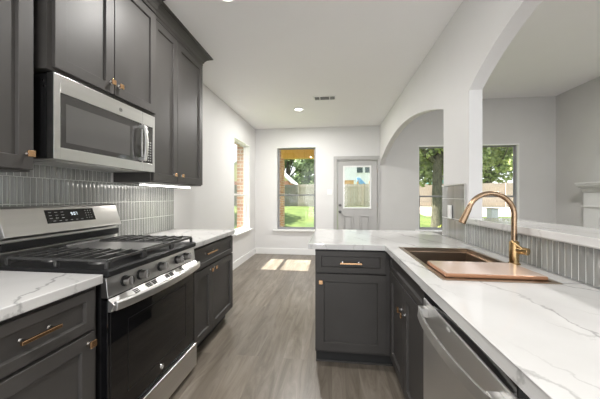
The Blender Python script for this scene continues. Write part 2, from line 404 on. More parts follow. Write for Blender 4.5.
# baseboards
def baseboard(name, pts, label):
    bm = B()
    for x0, x1, y0, y1 in pts: bx(bm, x0, x1, y0, y1, 0, .13); 
    struct(name, bm, 'trim', .004, label=label, cat='baseboard')
baseboard('baseboard_left', [(WX, WX + .015, 2.71, BY)], 'white baseboard along the side wall under the window')
baseboard('baseboard_back', [(WX + .016, DR[0] - .075, BY - .015, BY)], 'white baseboard along the back wall under the garden window')
baseboard('baseboard_living', [(RX + .07, LRX - .001, BY - .015, BY)], 'white baseboard along the living room back wall')

# ------------------------------------------------------------------ windows and door
def window_back(name, x0, x1, z0, z1, rail, label, sill=True, mats=('trim', 'sash')):
    w = thing(name, label, 'window', ((x0 + x1) / 2, BY, z0), kind='structure')
    bm = B(); frame(bm, x0, x1, z0, z1, BY + .07, BY + .12, .028); obj('window_frame', bm, mats[1], w, .003)
    bm = B(); frame(bm, x0 + .028, x1 - .028, z0 + .028, rail + .02, BY + .075, BY + .10, .022)
    obj('lower_sash', bm, mats[1], w, .002)
    bm = B(); frame(bm, x0 + .028, x1 - .028, rail - .015, z1 - .028, BY + .1, BY + .118, .018); obj('upper_sash', bm, mats[1], w, .002)
    bm = B(); bx(bm, x0 + .05, x1 - .05, BY + .086, BY + .09, z0 + .05, rail); obj('lower_pane', bm, 'glass', w)
    bm = B(); bx(bm, x0 + .046, x1 - .046, BY + .107, BY + .111, rail, z1 - .046); obj('upper_pane', bm, 'glass', w)
    bm = B(); bx(bm, x0, x1, BY + .001, BY + .07, z1 - .02, z1); bx(bm, x0, x0 + .006, BY + .001, BY + .07, z0, z1 - .02); bx(bm, x1 - .006, x1, BY + .001, BY + .07, z0, z1 - .02)
    obj('reveal_lining', bm, 'trim', w)
    if sill:
        bm = B(); bx(bm, x0 - .07, x1 + .05, BY - .06, BY + .07, z0 - .03, z0 + .001); obj('window_sill', bm, 'trim', w, .004)
    return w
window_back('window_1', BW[0], BW[1], BW[2], BW[3], 1.30, 'tall double-hung garden window left of the glazed door')
window_back('window_2', LW1[0], LW1[1], LW1[2], LW1[3], 1.27, 'living room window seen through the far arch')
window_back('window_3', LW2[0], LW2[1], LW2[2], LW2[3], 1.27, 'living room window seen over the bar behind the faucet')
# left wall window
w = thing('window_4', 'narrow-looking white side window on the wall past the cabinets', 'window', (WX, 4.96, LW[2]), kind='structure')
def ringX(bm, y0, y1, z0, z1, x0, x1, t):
    bx(bm, x0, x1, y0, y0 + t, z0, z1); bx(bm, x0, x1, y1 - t, y1, z0, z1); bx(bm, x0, x1, y0 + t, y1 - t, z0, z0 + t); bx(bm, x0, x1, y0 + t, y1 - t, z1 - t, z1)
bm = B(); ringX(bm, LW[0], LW[1], LW[2], LW[3], WX - .12, WX - .07, .028); obj('window_frame', bm, 'trim', w, .003)
bm = B(); ringX(bm, LW[0] + .028, LW[1] - .028, LW[2] + .028, 1.32, WX - .10, WX - .075, .022); obj('lower_sash', bm, 'trim', w, .002)
bm = B(); ringX(bm, LW[0] + .028, LW[1] - .028, 1.285, LW[3] - .028, WX - .118, WX - .1, .02); obj('upper_sash', bm, 'trim', w, .002)
bm = B(); bx(bm, WX - .09, WX - .086, LW[0] + .05, LW[1] - .05, LW[2] + .05, 1.30); obj('lower_pane', bm, 'glass', w)
bm = B(); bx(bm, WX - .111, WX - .107, LW[0] + .048, LW[1] - .048, 1.30, LW[3] - .048); obj('upper_pane', bm, 'glass', w)
bm = B(); bx(bm, WX - .07, WX + .06, LW[0] - .06, LW[1] + .06, LW[2] - .03, LW[2] + .001); obj('window_sill', bm, 'trim', w, .004)
bm = B(); bx(bm, WX - .07, WX - .001, LW[0], LW[1], LW[3] - .02, LW[3]); bx(bm, WX - .07, WX - .001, LW[1] - .006, LW[1], LW[2], LW[3] - .02); bx(bm, WX - .07, WX - .001, LW[0], LW[0] + .006, LW[2], LW[3] - .02)
obj('reveal_lining', bm, 'trim', w)

# door
d = thing('door_1', 'light grey back door with one large glass lite and two low panels', 'door', (.535, BY, 0), kind='structure')
bm = B()
bx(bm, .035, .105, BY - .02, BY - .001, 0, 2.13); bx(bm, .965, 1.0, BY - .02, BY - .001, 0, 2.13); bx(bm, .105, .965, BY - .02, BY - .001, 2.06, 2.13)
bx(bm, .086, .115, BY - .001, BY + .12, 0, 2.05); bx(bm, .955, .984, BY - .001, BY + .12, 0, 2.05); bx(bm, .115, .955, BY - .001, BY + .12, 2.035, 2.064)
obj('door_casing', bm, 'trim_gray', d, .004)
DX0, DX1 = .12, .95; GX0, GX1, GZ0, GZ1 = .265, .80, 1.04, 1.90
bm = B(); wall_with_holes(bm, DX0, DX1, .01, 2.03, [(GX0, GX1, GZ0, GZ1)], lambda b, a0, a1, z0, z1: bx(b, a0, a1, BY + .02, BY + .06, z0, z1))
# moulded low panels
for a, b_ in ((.24, .45), (.585, .80)):
    frame(bm, a, b_, .2, .87, BY + .004, BY + .0205, .026); bx(bm, a + .05, b_ - .05, BY + .008, BY + .0205, .25, .82)
obj('door_slab', bm, 'trim_gray', d, .003)
bm = B(); frame(bm, GX0 - .03, GX1 + .03, GZ0 - .03, GZ1 + .03, BY + .005, BY + .0205, .036); obj('lite_frame', bm, 'trim', d, .004)
bm = B(); bx(bm, GX0, GX1, BY + .036, BY + .042, GZ0, GZ1); obj('glass_lite', bm, 'glass', d)
bm = B(); cyl(bm, (.175, BY + .02, 1.085), (.175, BY + .0, 1.085), .03); cyl(bm, (.175, BY + .0, 1.085), (.175, BY - .012, 1.085), .014); obj('deadbolt', bm, 'griddle', d, .002, True)
bm = B(); cyl(bm, (.175, BY + .02, .94), (.175, BY + .01, .94), .032); cyl(bm, (.175, BY + .01, .94), (.175, BY - .03, .94), .012); cyl(bm, (.175, BY - .03, .94), (.175, BY - .06, .94), .027, .022); obj('door_knob', bm, 'griddle', d, .002, True)
for z in (.25, 1.1, 1.82):
    bm = B(); cyl(bm, (.953, BY + .012, z - .045), (.953, BY + .012, z + .045), .007, n=10); obj('hinge', bm, 'sinkmetal', d, 0, True)
# threshold
# wall plates
t = thing('wall_switch_plate', 'small white switch plate on back wall between garden window and door', 'switch plate', (-.05, BY - .001, 1.36))
bm = B(); bx(bm, -.105, .005, BY - .007, BY - .001, 1.31, 1.425); obj('plate', bm, 'plate', t, .003)
for x in (-.078, -.022):
    bm = B(); bx(bm, x - .015, x + .015, BY - .011, BY - .007, 1.335, 1.40); obj('rocker', bm, 'trim', t, .002)

# ------------------------------------------------------------------ shaker fronts
class Plane:
    """local frame on a cabinet face: a runs along the face, z is up, d is out of the face"""
    def __init__(s, axis, pos, sign): s.axis, s.pos, s.sign = axis, pos, sign
    def p(s, a, z, d):
        return (s.pos + s.sign * d, a, z) if s.axis == 'X' else (a, s.pos + s.sign * d, z)
    def box(s, bm, a0, a1, z0, z1, d0, d1):
        p = s.p(a0, z0, d0); q = s.p(a1, z1, d1); bx(bm, p[0], q[0], p[1], q[1], p[2], q[2])
def shaker(name, P, a0, a1, z0, z1, parent, rail=.058, th=.02, rec=.013, label=None):
    bm = B(); c = .0015
    loops = []
    def loop(i, d): return [bm.verts.new(P.p(*q, d)) for q in ((a0 + i, z0 + i), (a1 - i, z0 + i), (a1 - i, z1 - i), (a0 + i, z1 - i))]
    loops = [loop(0, 0), loop(0, th - c), loop(c, th), loop(rail, th), loop(rail + .0015, th - .0015), loop(rail + .005, th - rec)]
    for A, Bv in zip(loops[:-1], loops[1:]):
        for i in range(4): bm.faces.new((A[i], A[(i + 1) % 4], Bv[(i + 1) % 4], Bv[i]))
    bm.faces.new(loops[-1]); bm.faces.new(loops[0][::-1])
    o = obj(name, bm, 'cab', parent)
    if label: o['label'] = label
    return o
def knob(P, a, z, parent, d0=.02):
    bm = B(); cyl(bm, P.p(a, z, d0), P.p(a, z, d0 + .004), .011, n=16); cyl(bm, P.p(a, z, d0 + .004), P.p(a, z, d0 + .02), .006, n=14)
    k = obj('knob', bm, 'steel_pol', parent, 0, True)
    bm = B(); P.box(bm, a - .0145, a + .0145, z - .0145, z + .0145, d0 + .018, d0 + .026); obj('knob_cap', bm, 'copper', parent, .002) if False else None
    bm2 = B(); P.box(bm2, a - .0145, a + .0145, z - .0145, z + .0145, d0 + .0195, d0 + .028); o = obj('knob_cap', bm2, 'copper', k if k.parent is None or k.parent.parent is None else parent, .002)
    o['label'] = 'square copper-gold cap of the knob'
    bm.free()
def pull(P, a0, a1, z, parent, d0=.02):
    for a in (a0 + .02, a1 - .02):
        bm = B(); cyl(bm, P.p(a, z, d0), P.p(a, z, d0 + .004), .009, n=12); cyl(bm, P.p(a, z, d0 + .004), P.p(a, z, d0 + .028), .0055, n=12)
        obj('pull_post', bm, 'steel_pol', parent, 0, True)
    bm = B(); P.box(bm, a0, a1, z - .006, z + .006, d0 + .027, d0 + .037); o = obj('pull_bar', bm, 'copper', parent, .0015); o['label'] = 'square copper-gold pull bar'

# ------------------------------------------------------------------ left base cabinets
LF = -1.045     # carcass front, doors stand 20 mm proud
PL = Plane('X', LF, 1)
c = thing('base_cabinet', 'charcoal base cabinet nearest the camera, left of the range, drawer over door', 'cabinet', (-1.37, .6, 0))
bm = B(); bx(bm, WX + .005, LF, .02, 1.072, .10, .874); obj('carcass', bm, 'cab', c, .001)
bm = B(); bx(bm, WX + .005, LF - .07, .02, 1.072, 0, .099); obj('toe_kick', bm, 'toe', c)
dr = shaker('drawer', PL, .52, 1.045, .692, .858, c, rail=.038); pull(PL, .745, .875, .786, dr)
dd = shaker('door', PL, .52, 1.045, .12, .678, c); knob(PL, 1.015, .640, dd)
dr = shaker('drawer', PL, .03, .512, .692, .858, c, rail=.038); pull(PL, .2, .35, .768, dr)
dd = shaker('door', PL, .03, .512, .12, .678, c); knob(PL, .06, .618, dd)

c = thing('base_cabinet', 'charcoal base cabinet right of the range with one drawer over two doors', 'cabinet', (-1.37, 2.27, 0))
bm = B(); bx(bm, WX + .005, LF, 1.863, 2.69, .10, .874); obj('carcass', bm, 'cab', c, .001)
bm = B(); bx(bm, WX + .005, LF - .07, 1.863, 2.69, 0, .099); obj('toe_kick', bm, 'toe', c)
dr = shaker('drawer', PL, 1.885, 2.67, .692, .858, c, rail=.038); pull(PL, 2.04, 2.225, .800, dr)
dd = shaker('door', PL, 1.885, 2.190, .12, .678, c); knob(PL, 2.155, .644, dd)
dd = shaker('door', PL, 2.195, 2.67, .12, .678, c); knob(PL, 2.230, .646, dd)

def slab(name, label, boxes, sub=None):
    bm = B()
    for b in boxes: bx(bm, *b)
    return tag(obj(name, bm, 'marble', None, .004), label, 'countertop')
slab('countertop', 'short white veined countertop left of the range', [(WX + .011, -1.013, .0, 1.078, .875, .915)])
slab('countertop', 'white veined countertop right of the range, ending before the side window', [(WX + .011, -1.013, 1.86, 2.70, .875, .915)])

# ------------------------------------------------------------------ backsplash tiles
def tiles_bm(P, a0, a1, z0, z1, w=.032, h=.152, g=.0032, prof=True):
    bm = B(); n = int(round((a1 - a0) / w)); w = (a1 - a0) / n
    rows = []; z = z0
    while z < z1 - .01: rows.append((z, min(z + h, z1))); z += h
    for i in range(n):
        ya, yb = a0 + i * w + g / 2, a0 + (i + 1) * w - g / 2
        for za, zb in rows:
            za_, zb_ = za + g / 2, zb - g / 2
            m_ = .0022
            rnd = random.uniform(-.0002, .0002); tilt = random.uniform(-.0003, .0003)
            prof_ = [(0, .0004 + rnd), (.08, .0016 + rnd), (.3, .0026 + rnd), (.5, .0030 + rnd), (.7, .0026 + rnd), (.92, .0016 + rnd), (1, .0004 + rnd)] if prof else [(0, .0012 + rnd), (.01, .002 + rnd), (.99, .002 + rnd), (1, .0012 + rnd)]
            lo = []; hi = []
            for t, d in prof_:
                lo.append(bm.verts.new(P.p(ya + (yb - ya) * t, za_ + m_, d + tilt))); hi.append(bm.verts.new(P.p(ya + (yb - ya) * t, zb_ - m_, d - tilt)))
            for j in range(len(lo) - 1): bm.faces.new((lo[j], lo[j + 1], hi[j + 1], hi[j]))
            b0, b1 = bm.verts.new(P.p(ya, za_, 0)), bm.verts.new(P.p(yb, za_, 0)); t0, t1 = bm.verts.new(P.p(ya, zb_, 0)), bm.verts.new(P.p(yb, zb_, 0))
            bm.faces.new([b0, b1] + lo[::-1]); bm.faces.new([t1, t0] + hi); bm.faces.new((b0, lo[0], hi[0], t0)); bm.faces.new((lo[-1], b1, t1, hi[-1]))
    return bm
PT = Plane('X', WX + .001, 1)
t = thing('tile_backsplash', 'grey-green glossy vertical glass tile backsplash behind the range', 'backsplash', (WX, 1.5, .915))
bm = B(); PT.box(bm, .0, 2.70, .916, 1.372, 0, .002); PT.box(bm, 1.08, 1.86, 1.372, 1.46, 0, .002); obj('grout_bed', bm, 'grout', t)
bm = tiles_bm(Plane('X', WX + .003, 1), .0, 2.70, .916, 1.372); b2 = tiles_bm(Plane('X', WX + .003, 1), 1.08, 1.872, 1.372, 1.448)
me = bpy.data.meshes.new('tmp'); b2.to_mesh(me); b2.free(); bm.from_mesh(me); bpy.data.meshes.remove(me)
obj('tiles', bm, 'tile', t)

t = thing('tile_backsplash', 'grey-green vertical glass tile strip and pier panel behind the sink', 'backsplash', (RX, 1.3, .915))
PR = Plane('X', RX - .001, -1)
bm = B(); PR.box(bm, .0, 2.134, .916, 1.066, 0, .002); PR.box(bm, 2.134, 2.565, .916, 1.357, 0, .002); obj('grout_bed', bm, 'grout', t)
bm = tiles_bm(Plane('X', RX - .003, -1), .0, 2.14, .916, 1.064)
obj('tile_strip', bm, 'tile', t)
bm = tiles_bm(Plane('X', RX - .003, -1), 2.142, 2.565, .916, 1.357, w=.458, h=.165, prof=False)
obj('pier_tiles', bm, 'tile', t)
bm = B(); PR.box(bm, 2.133, 2.1415, 1.112, 1.359, 0, .011); PR.box(bm, 2.1415, 2.565, 1.3575, 1.363, 0, .010); obj('edge_trim', bm, 'steel', t)
s = thing('light_switch', 'white rocker switch plate on the tiled pier left of the faucet', 'light switch', (RX - .013, 2.385, 1.08))
bm = B(); Plane('X', RX - .0115, -1).box(bm, 2.35, 2.42, 1.078, 1.192, 0, .006); obj('plate', bm, 'plate', s, .002)
bm = B(); Plane('X', RX - .0175, -1).box(bm, 2.368, 2.402, 1.10, 1.17, 0, .004); obj('rocker', bm, 'trim', s, .0015)

# bar ledge
bm = B(); bx(bm, .962, 1.27, .302, 2.093, 1.072, 1.108); bx(bm, .962, .998, 2.093, 2.12, 1.072, 1.108)
tag(obj('bar_ledge', bm, 'marble', None, .003), 'white veined raised bar ledge on the low wall behind the faucet', 'bar ledge')

# ------------------------------------------------------------------ right run
RF = .43; PRt = Plane('X', RF, -1)
PF = Plane('Y', 2.01, -1)
c = thing('corner_cabinet', 'charcoal peninsula end cabinet facing the camera, one drawer over one door', 'cabinet', (.4, 2.3, 0))
bm = B(); bx(bm, -.125, .985, 2.01, 2.60, .10, .874); obj('carcass', bm, 'cab', c, .001)
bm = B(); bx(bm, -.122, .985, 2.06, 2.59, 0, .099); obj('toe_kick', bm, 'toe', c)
bm = B(); bx(bm, -.124, .49, 2.050, 2.06, 0, .012); obj('shoe_moulding', bm, 'cab', c, .003)
dr = shaker('drawer', PF, -.119, .388, .700, .860, c, rail=.038); pull(PF, .058, .215, .777, dr)
dd = shaker('door', PF, -.119, .388, .122, .690, c); knob(PF, -.082, .632, dd)

c = thing('sink_base_cabinet', 'charcoal sink cabinet with false front over two doors, beside the dishwasher', 'cabinet', (.7, 1.62, 0))
bm = B(); bx(bm, RF, .985, 1.236, 2.008, .10, .62)
bx(bm, RF, RF + .02, 1.236, 2.008, .62, .874); bx(bm, .965, .985, 1.236, 2.008, .62, .874); bx(bm, RF + .02, .965, 1.236, 1.252, .62, .874); bx(bm, RF + .02, .965, 1.992, 2.008, .62, .874)
obj('carcass', bm, 'cab', c, .001)
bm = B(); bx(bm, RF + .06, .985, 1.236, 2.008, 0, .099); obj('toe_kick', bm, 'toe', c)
shaker('false_front', PRt, 1.245, 1.972, .742, .860, c, rail=.03)
dd = shaker('door', PRt, 1.610, 1.972, .122, .732, c); knob(PRt, 1.640, .592, dd)
dd = shaker('door', PRt, 1.245, 1.605, .122, .732, c); knob(PRt, 1.572, .590, dd)

# dishwasher
d = thing('dishwasher', 'stainless dishwasher with curved bar handle under the right countertop', 'dishwasher', (.7, .92, 0))
bm = B(); bx(bm, RF + .01, .97, .63, 1.155, .10, .872); obj('tub', bm, 'blackmatte', d)
bm = B(); bx(bm, RF + .05, .97, .63, 1.229, 0, .099); obj('toe_panel', bm, 'blackmatte', d)
bm = B(); bx(bm, .398, RF + .009, .632, 1.228, .115, .818); obj('door', bm, 'satin', d, .003); 
bm = B(); bx(bm, .402, RF + .009, .634, 1.226, .819, .868); obj('control_strip', bm, 'blackglass', d, .002)
bm = B()
n = 20; Y0, Y1 = .66, 1.20
pts = []
for i in range(n + 1):
    s_ = i / n; y = Y0 + (Y1 - Y0) * s_; bow = math.sin(PI * s_)
    pts.append((.372 - .030 * bow ** .6 if bow > 0 else .372, y, .775))
prev = None
for (x, y, z) in pts:
    ring = [bm.verts.new((x + dx, y, z + dz)) for dx, dz in ((-.006, -.016), (.006, -.018), (.008, .014), (-.002, .018))]
    if prev:
        for k in range(4): bm.faces.new((prev[k], prev[(k + 1) % 4], ring[(k + 1) % 4], ring[k]))
    else: bm.faces.new(ring[::-1])
    prev = ring
bm.faces.new(prev)
for y in (.675, 1.185): bx(bm, .368, .399, y - .018, y + .018, .757, .793)
obj('door_handle', bm, 'satin', d, .002)
bm = B(); bx(bm, .3972, .3982, .965, .985, .798, .806); obj('badge', bm, 'plate', d)

# L-shaped countertop with the sink opening
SX0, SX1, SY0, SY1 = .472, .885, 1.185, 1.875
cy0, cy1 = .0, 2.86
bm = B()
outer = [(.376, cy0), (.986, cy0), (.986, cy1), (-.175, cy1), (-.175, 1.965), (.376, 1.965)]
def quads(z):
    return [[(.376, cy0), (.986, cy0), (.986, SY0), (.376, SY0)], [(.376, SY0), (SX0, SY0), (SX0, SY1), (.376, SY1)],
            [(SX1, SY0), (.986, SY0), (.986, SY1), (SX1, SY1)], [(.376, SY1), (.986, SY1), (.986, 1.965), (.376, 1.965)],
            [(.376, 1.965), (.986, 1.965), (.986, cy1), (.376, cy1)], [(-.175, 1.965), (.376, 1.965), (.376, cy1), (-.175, cy1)]]
for q in quads(0): prism(bm, q, 'Z', .875, .915)
bmesh.ops.remove_doubles(bm, verts=bm.verts, dist=1e-5)
seen = {}
for f in list(bm.faces):
    k = tuple(sorted(tuple(round(c_, 4) for c_ in v.co) for v in f.verts)); seen.setdefault(k, []).append(f)
for k, fs in seen.items():
    if len(fs) > 1: bmesh.ops.delete(bm, geom=fs, context='FACES_ONLY')
# the shared edge between the two straight rows is split by SX0/SX1: dissolve coplanar joints
bmesh.ops.dissolve_limit(bm, angle_limit=.01, verts=bm.verts, edges=bm.edges)
tag(obj('peninsula_countertop', bm, 'marble', None, .0025, loc=(.4, 1.5, .875)), 'long L-shaped white veined countertop with the sink, ending in the peninsula', 'countertop')

# sink
s = thing('kitchen_sink', 'bronze-toned undermount sink with ledge, open at its far end', 'sink', (.68, 1.53, .66))
bm = B()
def ring_xy(x0, x1, y0, y1, z): return [bm.verts.new((x0, y0, z)), bm.verts.new((x1, y0, z)), bm.verts.new((x1, y1, z)), bm.verts.new((x0, y1, z))]
L = [ring_xy(SX0 - .018, SX1 + .018, SY0 - .018, SY1 + .018, .9163), ring_xy(SX0 - .018, SX1 + .018, SY0 - .018, SY1 + .018, .9185),
     ring_xy(SX0 + .003, SX1 - .003, SY0 + .003, SY1 - .003, .9185), ring_xy(SX0 + .003, SX1 - .003, SY0 + .003, SY1 - .003, .895),
     ring_xy(SX0 + .018, SX1 - .018, SY0 + .018, SY1 - .018, .895), ring_xy(SX0 + .018, SX1 - .018, SY0 + .018, SY1 - .018, .68),
     ring_xy(SX0 + .05, SX1 - .05, SY0 + .05, SY1 - .05, .665)]
for A, Bv in zip(L[:-1], L[1:]):
    for i in range(4): bm.faces.new((A[i], A[(i + 1) % 4], Bv[(i + 1) % 4], Bv[i]))
bm.faces.new(L[-1])
# outer skin so the bowl has thickness
L2 = [L[0], ring_xy(SX0 + .001, SX1 - .001, SY0 + .001, SY1 - .001, .9163), ring_xy(SX0 + .001, SX1 - .001, SY0 + .001, SY1 - .001, .655)]
for A, Bv in zip(L2[:-1], L2[1:]):
    for i in range(4): bm.faces.new((A[i], Bv[i], Bv[(i + 1) % 4], A[(i + 1) % 4]))
bm.faces.new(L2[-1][::-1])
obj('bowl', bm, 'sinkmetal', s)
bm = B(); cyl(bm, (.68, 1.53, .666), (.68, 1.53, .670), .055, n=28); cyl(bm, (.68, 1.53, .670), (.68, 1.53, .676), .03, n=20); obj('drain', bm, 'steel_pol', s, 0, True)
# cutting board
cb = thing('cutting_board', 'glossy copper-coloured board covering the near half of the sink', 'cutting board', (.68, 1.3, .919))
bm = B(); bx(bm, .480, .874, 1.196, 1.425, .9195, .935); obj('board_core', bm, 'boardedge', cb, .004)
bm = B(); bx(bm, .484, .870, 1.200, 1.421, .9352, .9375); obj('board_face', bm, 'board', cb, .001)
# drying rack
# faucet
fc = thing('kitchen_faucet', 'tall brass gooseneck kitchen faucet behind the sink', 'faucet', (.925, 1.49, .915))
FX, FY = .928, 1.49
bm = B(); cyl(bm, (FX, FY, .9155), (FX, FY, .921), .027, n=28); cyl(bm, (FX, FY, .921), (FX, FY, 1.03), .0215, n=28); cyl(bm, (FX, FY, 1.03), (FX, FY, 1.036), .0215, .014, n=28); obj('base_body', bm, 'brass', fc, .0015, True)
import math as _m
R_ = .111; dirx, diry = -1.0, 0.0
top = 1.168; pts = [(FX, FY, 1.03), (FX, FY, 1.10)]
for i in range(25):
    a = PI * i / 24 * .90
    u = R_ - R_ * math.cos(a); pts.append((FX + dirx * u, FY + diry * u, top + R_ * math.sin(a)))
lx, ly, lz = pts[-1]; pass
bm = B(); tube(bm, pts, .0125, 20); obj('gooseneck', bm, 'bronze', fc, 0, True)
bm = B(); p0 = Vector(pts[-1]); dv = (Vector(pts[-1]) - Vector(pts[-3])).normalized()
tube(bm, [p0 - dv * .004, p0 + dv * .01, p0 + dv * .05, p0 + dv * .085, p0 + dv * .088], [.0135, .0145, .016, .018, .014], 20); obj('spray_head', bm, 'bronze', fc, 0, True)
bm = B(); hp = Vector((FX, FY, .992)); hd = Vector((.50, -.80, -.05)).normalized()
cyl(bm, hp + hd * .015, hp + hd * .062, .0185, n=24); obj('handle_hub', bm, 'brass', fc, .002, True)
bm = B(); q0 = hp + hd * .05; ld = Vector((-.62, .35, .62)).normalized(); tube(bm, [q0, q0 + ld * .03, q0 + ld * .075], [.0075, .006, .0052], 12); obj('handle_lever', bm, 'brass', fc, 0, True)

# ------------------------------------------------------------------ range
r = thing('gas_range', 'stainless gas range with five knobs and black oven door', 'range', (-1.33, 1.47, 0))
RY0, RY1 = 1.086, 1.852; FXR = -.998
bm = B(); bx(bm, WX + .012, -1.035, RY0, RY1, .03, .895); obj('body', bm, 'black', r, .002)
for x in (-1.62, -1.10):
    for y in (RY0 + .05, RY1 - .05):
        bm = B(); cyl(bm, (x, y, 0), (x, y, .03), .018, n=14); obj('foot', bm, 'blackmatte', r)
bm = B(); prism(bm, [(-1.62, .896), (-1.0, .896), (-.992, .903), (-.992, .925), (-1.004, .931), (-1.62, .931)], 'Y', RY0 - .002, RY1 + .002); obj('cooktop', bm, 'black', r, .003)
# knob panel, leaning back a little
bm = B(); prism(bm, [(-1.034, .803), (-.998, .803), (-1.008, .895), (-1.034, .895)], 'Y', RY0, RY1); pn = obj('control_panel', bm, 'steel', r, .002)
bm = B(); bx(bm, -1.034, -.984, RY0 - .0015, RY0 + .012, .801, .895)
kt = Vector((-1.0025, 0, .852)); kn = Vector((.994, 0, .108)).normalized()
for y in (1.188, 1.293, 1.458, 1.628, 1.722):
    o_ = Vector((kt.x, y, kt.z)); kb = B(); cyl(kb, o_ - kn * .003, o_ + kn * .006, .026, n=28); cyl(kb, o_ + kn * .006, o_ + kn * .012, .019, n=24)
    k = obj('knob', kb, 'blackmatte', r, 0, True)
    kb = B(); cyl(kb, o_ + kn * .012, o_ + kn * .040, .0235, .021, n=28)
    e1 = Vector((0, 1, 0)); 
    obj('knob_grip', kb, 'knobsteel', k, .002, True)
    kb = B(); bx(kb, o_.x + .038, o_.x + .046, y - .004, y + .004, o_.z + .006 - .02, o_.z + .006 + .02); obj('knob_pointer', kb, 'steel_pol', k, .001)
bm.free()
# oven door
bm = B(); bx(bm, -1.034, -1.0, RY0, RY1, .205, .79); dor = obj('oven_door', bm, 'blackglass', r, .003)
bm = B(); prism(bm, [(-.999, .742), (-.985, .742), (-.968, .774), (-.9985, .798), (-.999, .798)], 'Y', RY0, RY1); 
tr = obj('door_top_trim', bm, 'satin', dor, .001)
bm = B()
for y0, w_ in ((1.225, .035), (1.315, .038), (1.365, .038), (1.475, .036), (1.522, .036), (1.64, .06)):
    for q in (.28, .52, .76):
        sx_, sz_ = -.9985 + .0305 * q, .798 - .024 * q
        prism(bm, [(sx_ - .003, sz_ + .0012), (sx_ - .0025, sz_ + .0032), (sx_ + .0025, sz_ - .0008), (sx_ + .002, sz_ - .0028)], 'Y', y0, y0 + w_)
obj('vent_slots', bm, 'blackmatte', dor)
bm = B(); ringX(bm, RY0 + .012, RY1 - .012, .215, .735, -1.0, -.9985, .006); obj('glass_border', bm, 'black', dor)
bm = B(); ringX(bm, RY0 + .12, RY1 - .12, .30, .66, -.9998, -.9992, .003); obj('window_outline', bm, 'black', dor)
bm = B()
prev = None
for k_ in range(25):
    q = k_ / 24; y = RY0 + .004 + (RY1 - RY0 - .008) * q; bow = math.sin(PI * q) ** .7 if 0 < q < 1 else 0
    xo = -.962 + .040 * bow
    ring = [bm.verts.new((xo + dx, y, z)) for dx, z in ((-.010, .750), (.000, .748), (.006, .754), (.007, .784), (.001, .791), (-.010, .790))]
    if prev:
        for m_ in range(6): bm.faces.new((prev[m_], prev[(m_ + 1) % 6], ring[(m_ + 1) % 6], ring[m_]))
    else: bm.faces.new(ring[::-1])
    prev = ring
bm.faces.new(prev)
for y in (RY0 + .004, RY1 - .034): prism(bm, [(-.986, .748), (-.966, .752), (-.966, .786), (-.976, .782)], 'Y', y, y + .03)
obj('door_handle', bm, 'satin', dor, .002)
# maker's round badge: a ring with two looping strokes
def badge(P, a, z, R, parent, mat='steel_pol', d=.0005):
    bm = B(); n = 28
    tube(bm, [P.p(a + R * math.cos(2 * PI * i / n), z + R * math.sin(2 * PI * i / n), d) for i in range(n + 1)], R * .1, 6, False)
    tube(bm, [P.p(a - R * .15 + R * .38 * math.cos(t_), z + R * .1 + R * .38 * math.sin(t_), d) for t_ in [2.2 * PI * i / 16 for i in range(17)]], R * .08, 6)
    tube(bm, [P.p(a + R * .3 + R * .3 * math.cos(t_), z - R * .1 + R * .5 * math.sin(t_), d) for t_ in [1.5 * PI * i / 16 + .7 for i in range(17)]], R * .08, 6)
    return obj('badge', bm, mat, parent, 0, True)
badge(Plane('X', -1.0, 1), 1.47, .258, .014, dor)
bm = B(); bx(bm, -1.034, -.984, RY0, RY1, .035, .196); obj('storage_drawer', bm, 'steel', r, .004)
# grates
def grate(y0, y1, name='grate'):
    bm = B(); x0, x1 = -1.545, -1.02; zt = .974; t_ = .0055
    for y in (y0, y1): bx(bm, x0, x1, y - t_, y + t_, zt - .012, zt)
    for x in (x0, (x0 + x1) / 2, x1): bx(bm, x - t_, x + t_, y0, y1, zt - .016, zt)
    nb = 7
    for i in range(1, nb + 1):
        x = x0 + (x1 - x0) * i / (nb + 1)
        if abs(x - (x0 + x1) / 2) < .02: continue
        bx(bm, x - .006, x + .006, y0, y1, zt - .014, zt + .005)
    ym = (y0 + y1) / 2; bx(bm, x0, x1, ym - .0045, ym + .0045, zt - .012, zt + .001)
    for x in (x0, (x0 + x1) / 2, x1):
        for y in (y0, y1): bx(bm, x - .008, x + .008, y - .008, y + .008, .9315, zt - .01)
    return obj(name, bm, 'iron', r, .0015)
grate(1.105, 1.335); grate(1.605, 1.835)
bm = B(); x0, x1 = -1.545, -1.02
for y in (1.352, 1.588): bx(bm, x0, x1, y - .006, y + .006, .955, .972)
for x in (x0, x1): bx(bm, x - .006, x + .006, 1.352, 1.588, .955, .972)
for x in (x0, x1):
    for y in (1.352, 1.588): bx(bm, x - .008, x + .008, y - .008, y + .008, .9315, .96)
bx(bm, x0 + .05, x1 - .05, 1.352, 1.588, .957, .962)
obj('centre_grate', bm, 'iron', r, .0015)
bm = B(); bx(bm, -1.53, -1.065, 1.362, 1.578, .9625, .970); prism(bm, [(-1.53, .97), (-1.53, .984), (-1.515, .984), (-1.510, .97)], 'Y', 1.362, 1.578); obj('griddle_plate', bm, 'griddle', r, .003)
for (x, y, rr) in ((-1.44, 1.22, .036), (-1.16, 1.22, .046), (-1.44, 1.72, .036), (-1.16, 1.72, .05), (-1.30, 1.47, .04)):
    bm = B(); cyl(bm, (x, y, .9315), (x, y, .943), rr * 1.15, rr, n=26); bn = obj('burner', bm, 'griddle', r, 0, True)
    bm = B(); cyl(bm, (x, y, .9432), (x, y, .950), rr * .92, rr * .85, n=26); obj('burner_cap', bm, 'black', bn, 0, True)
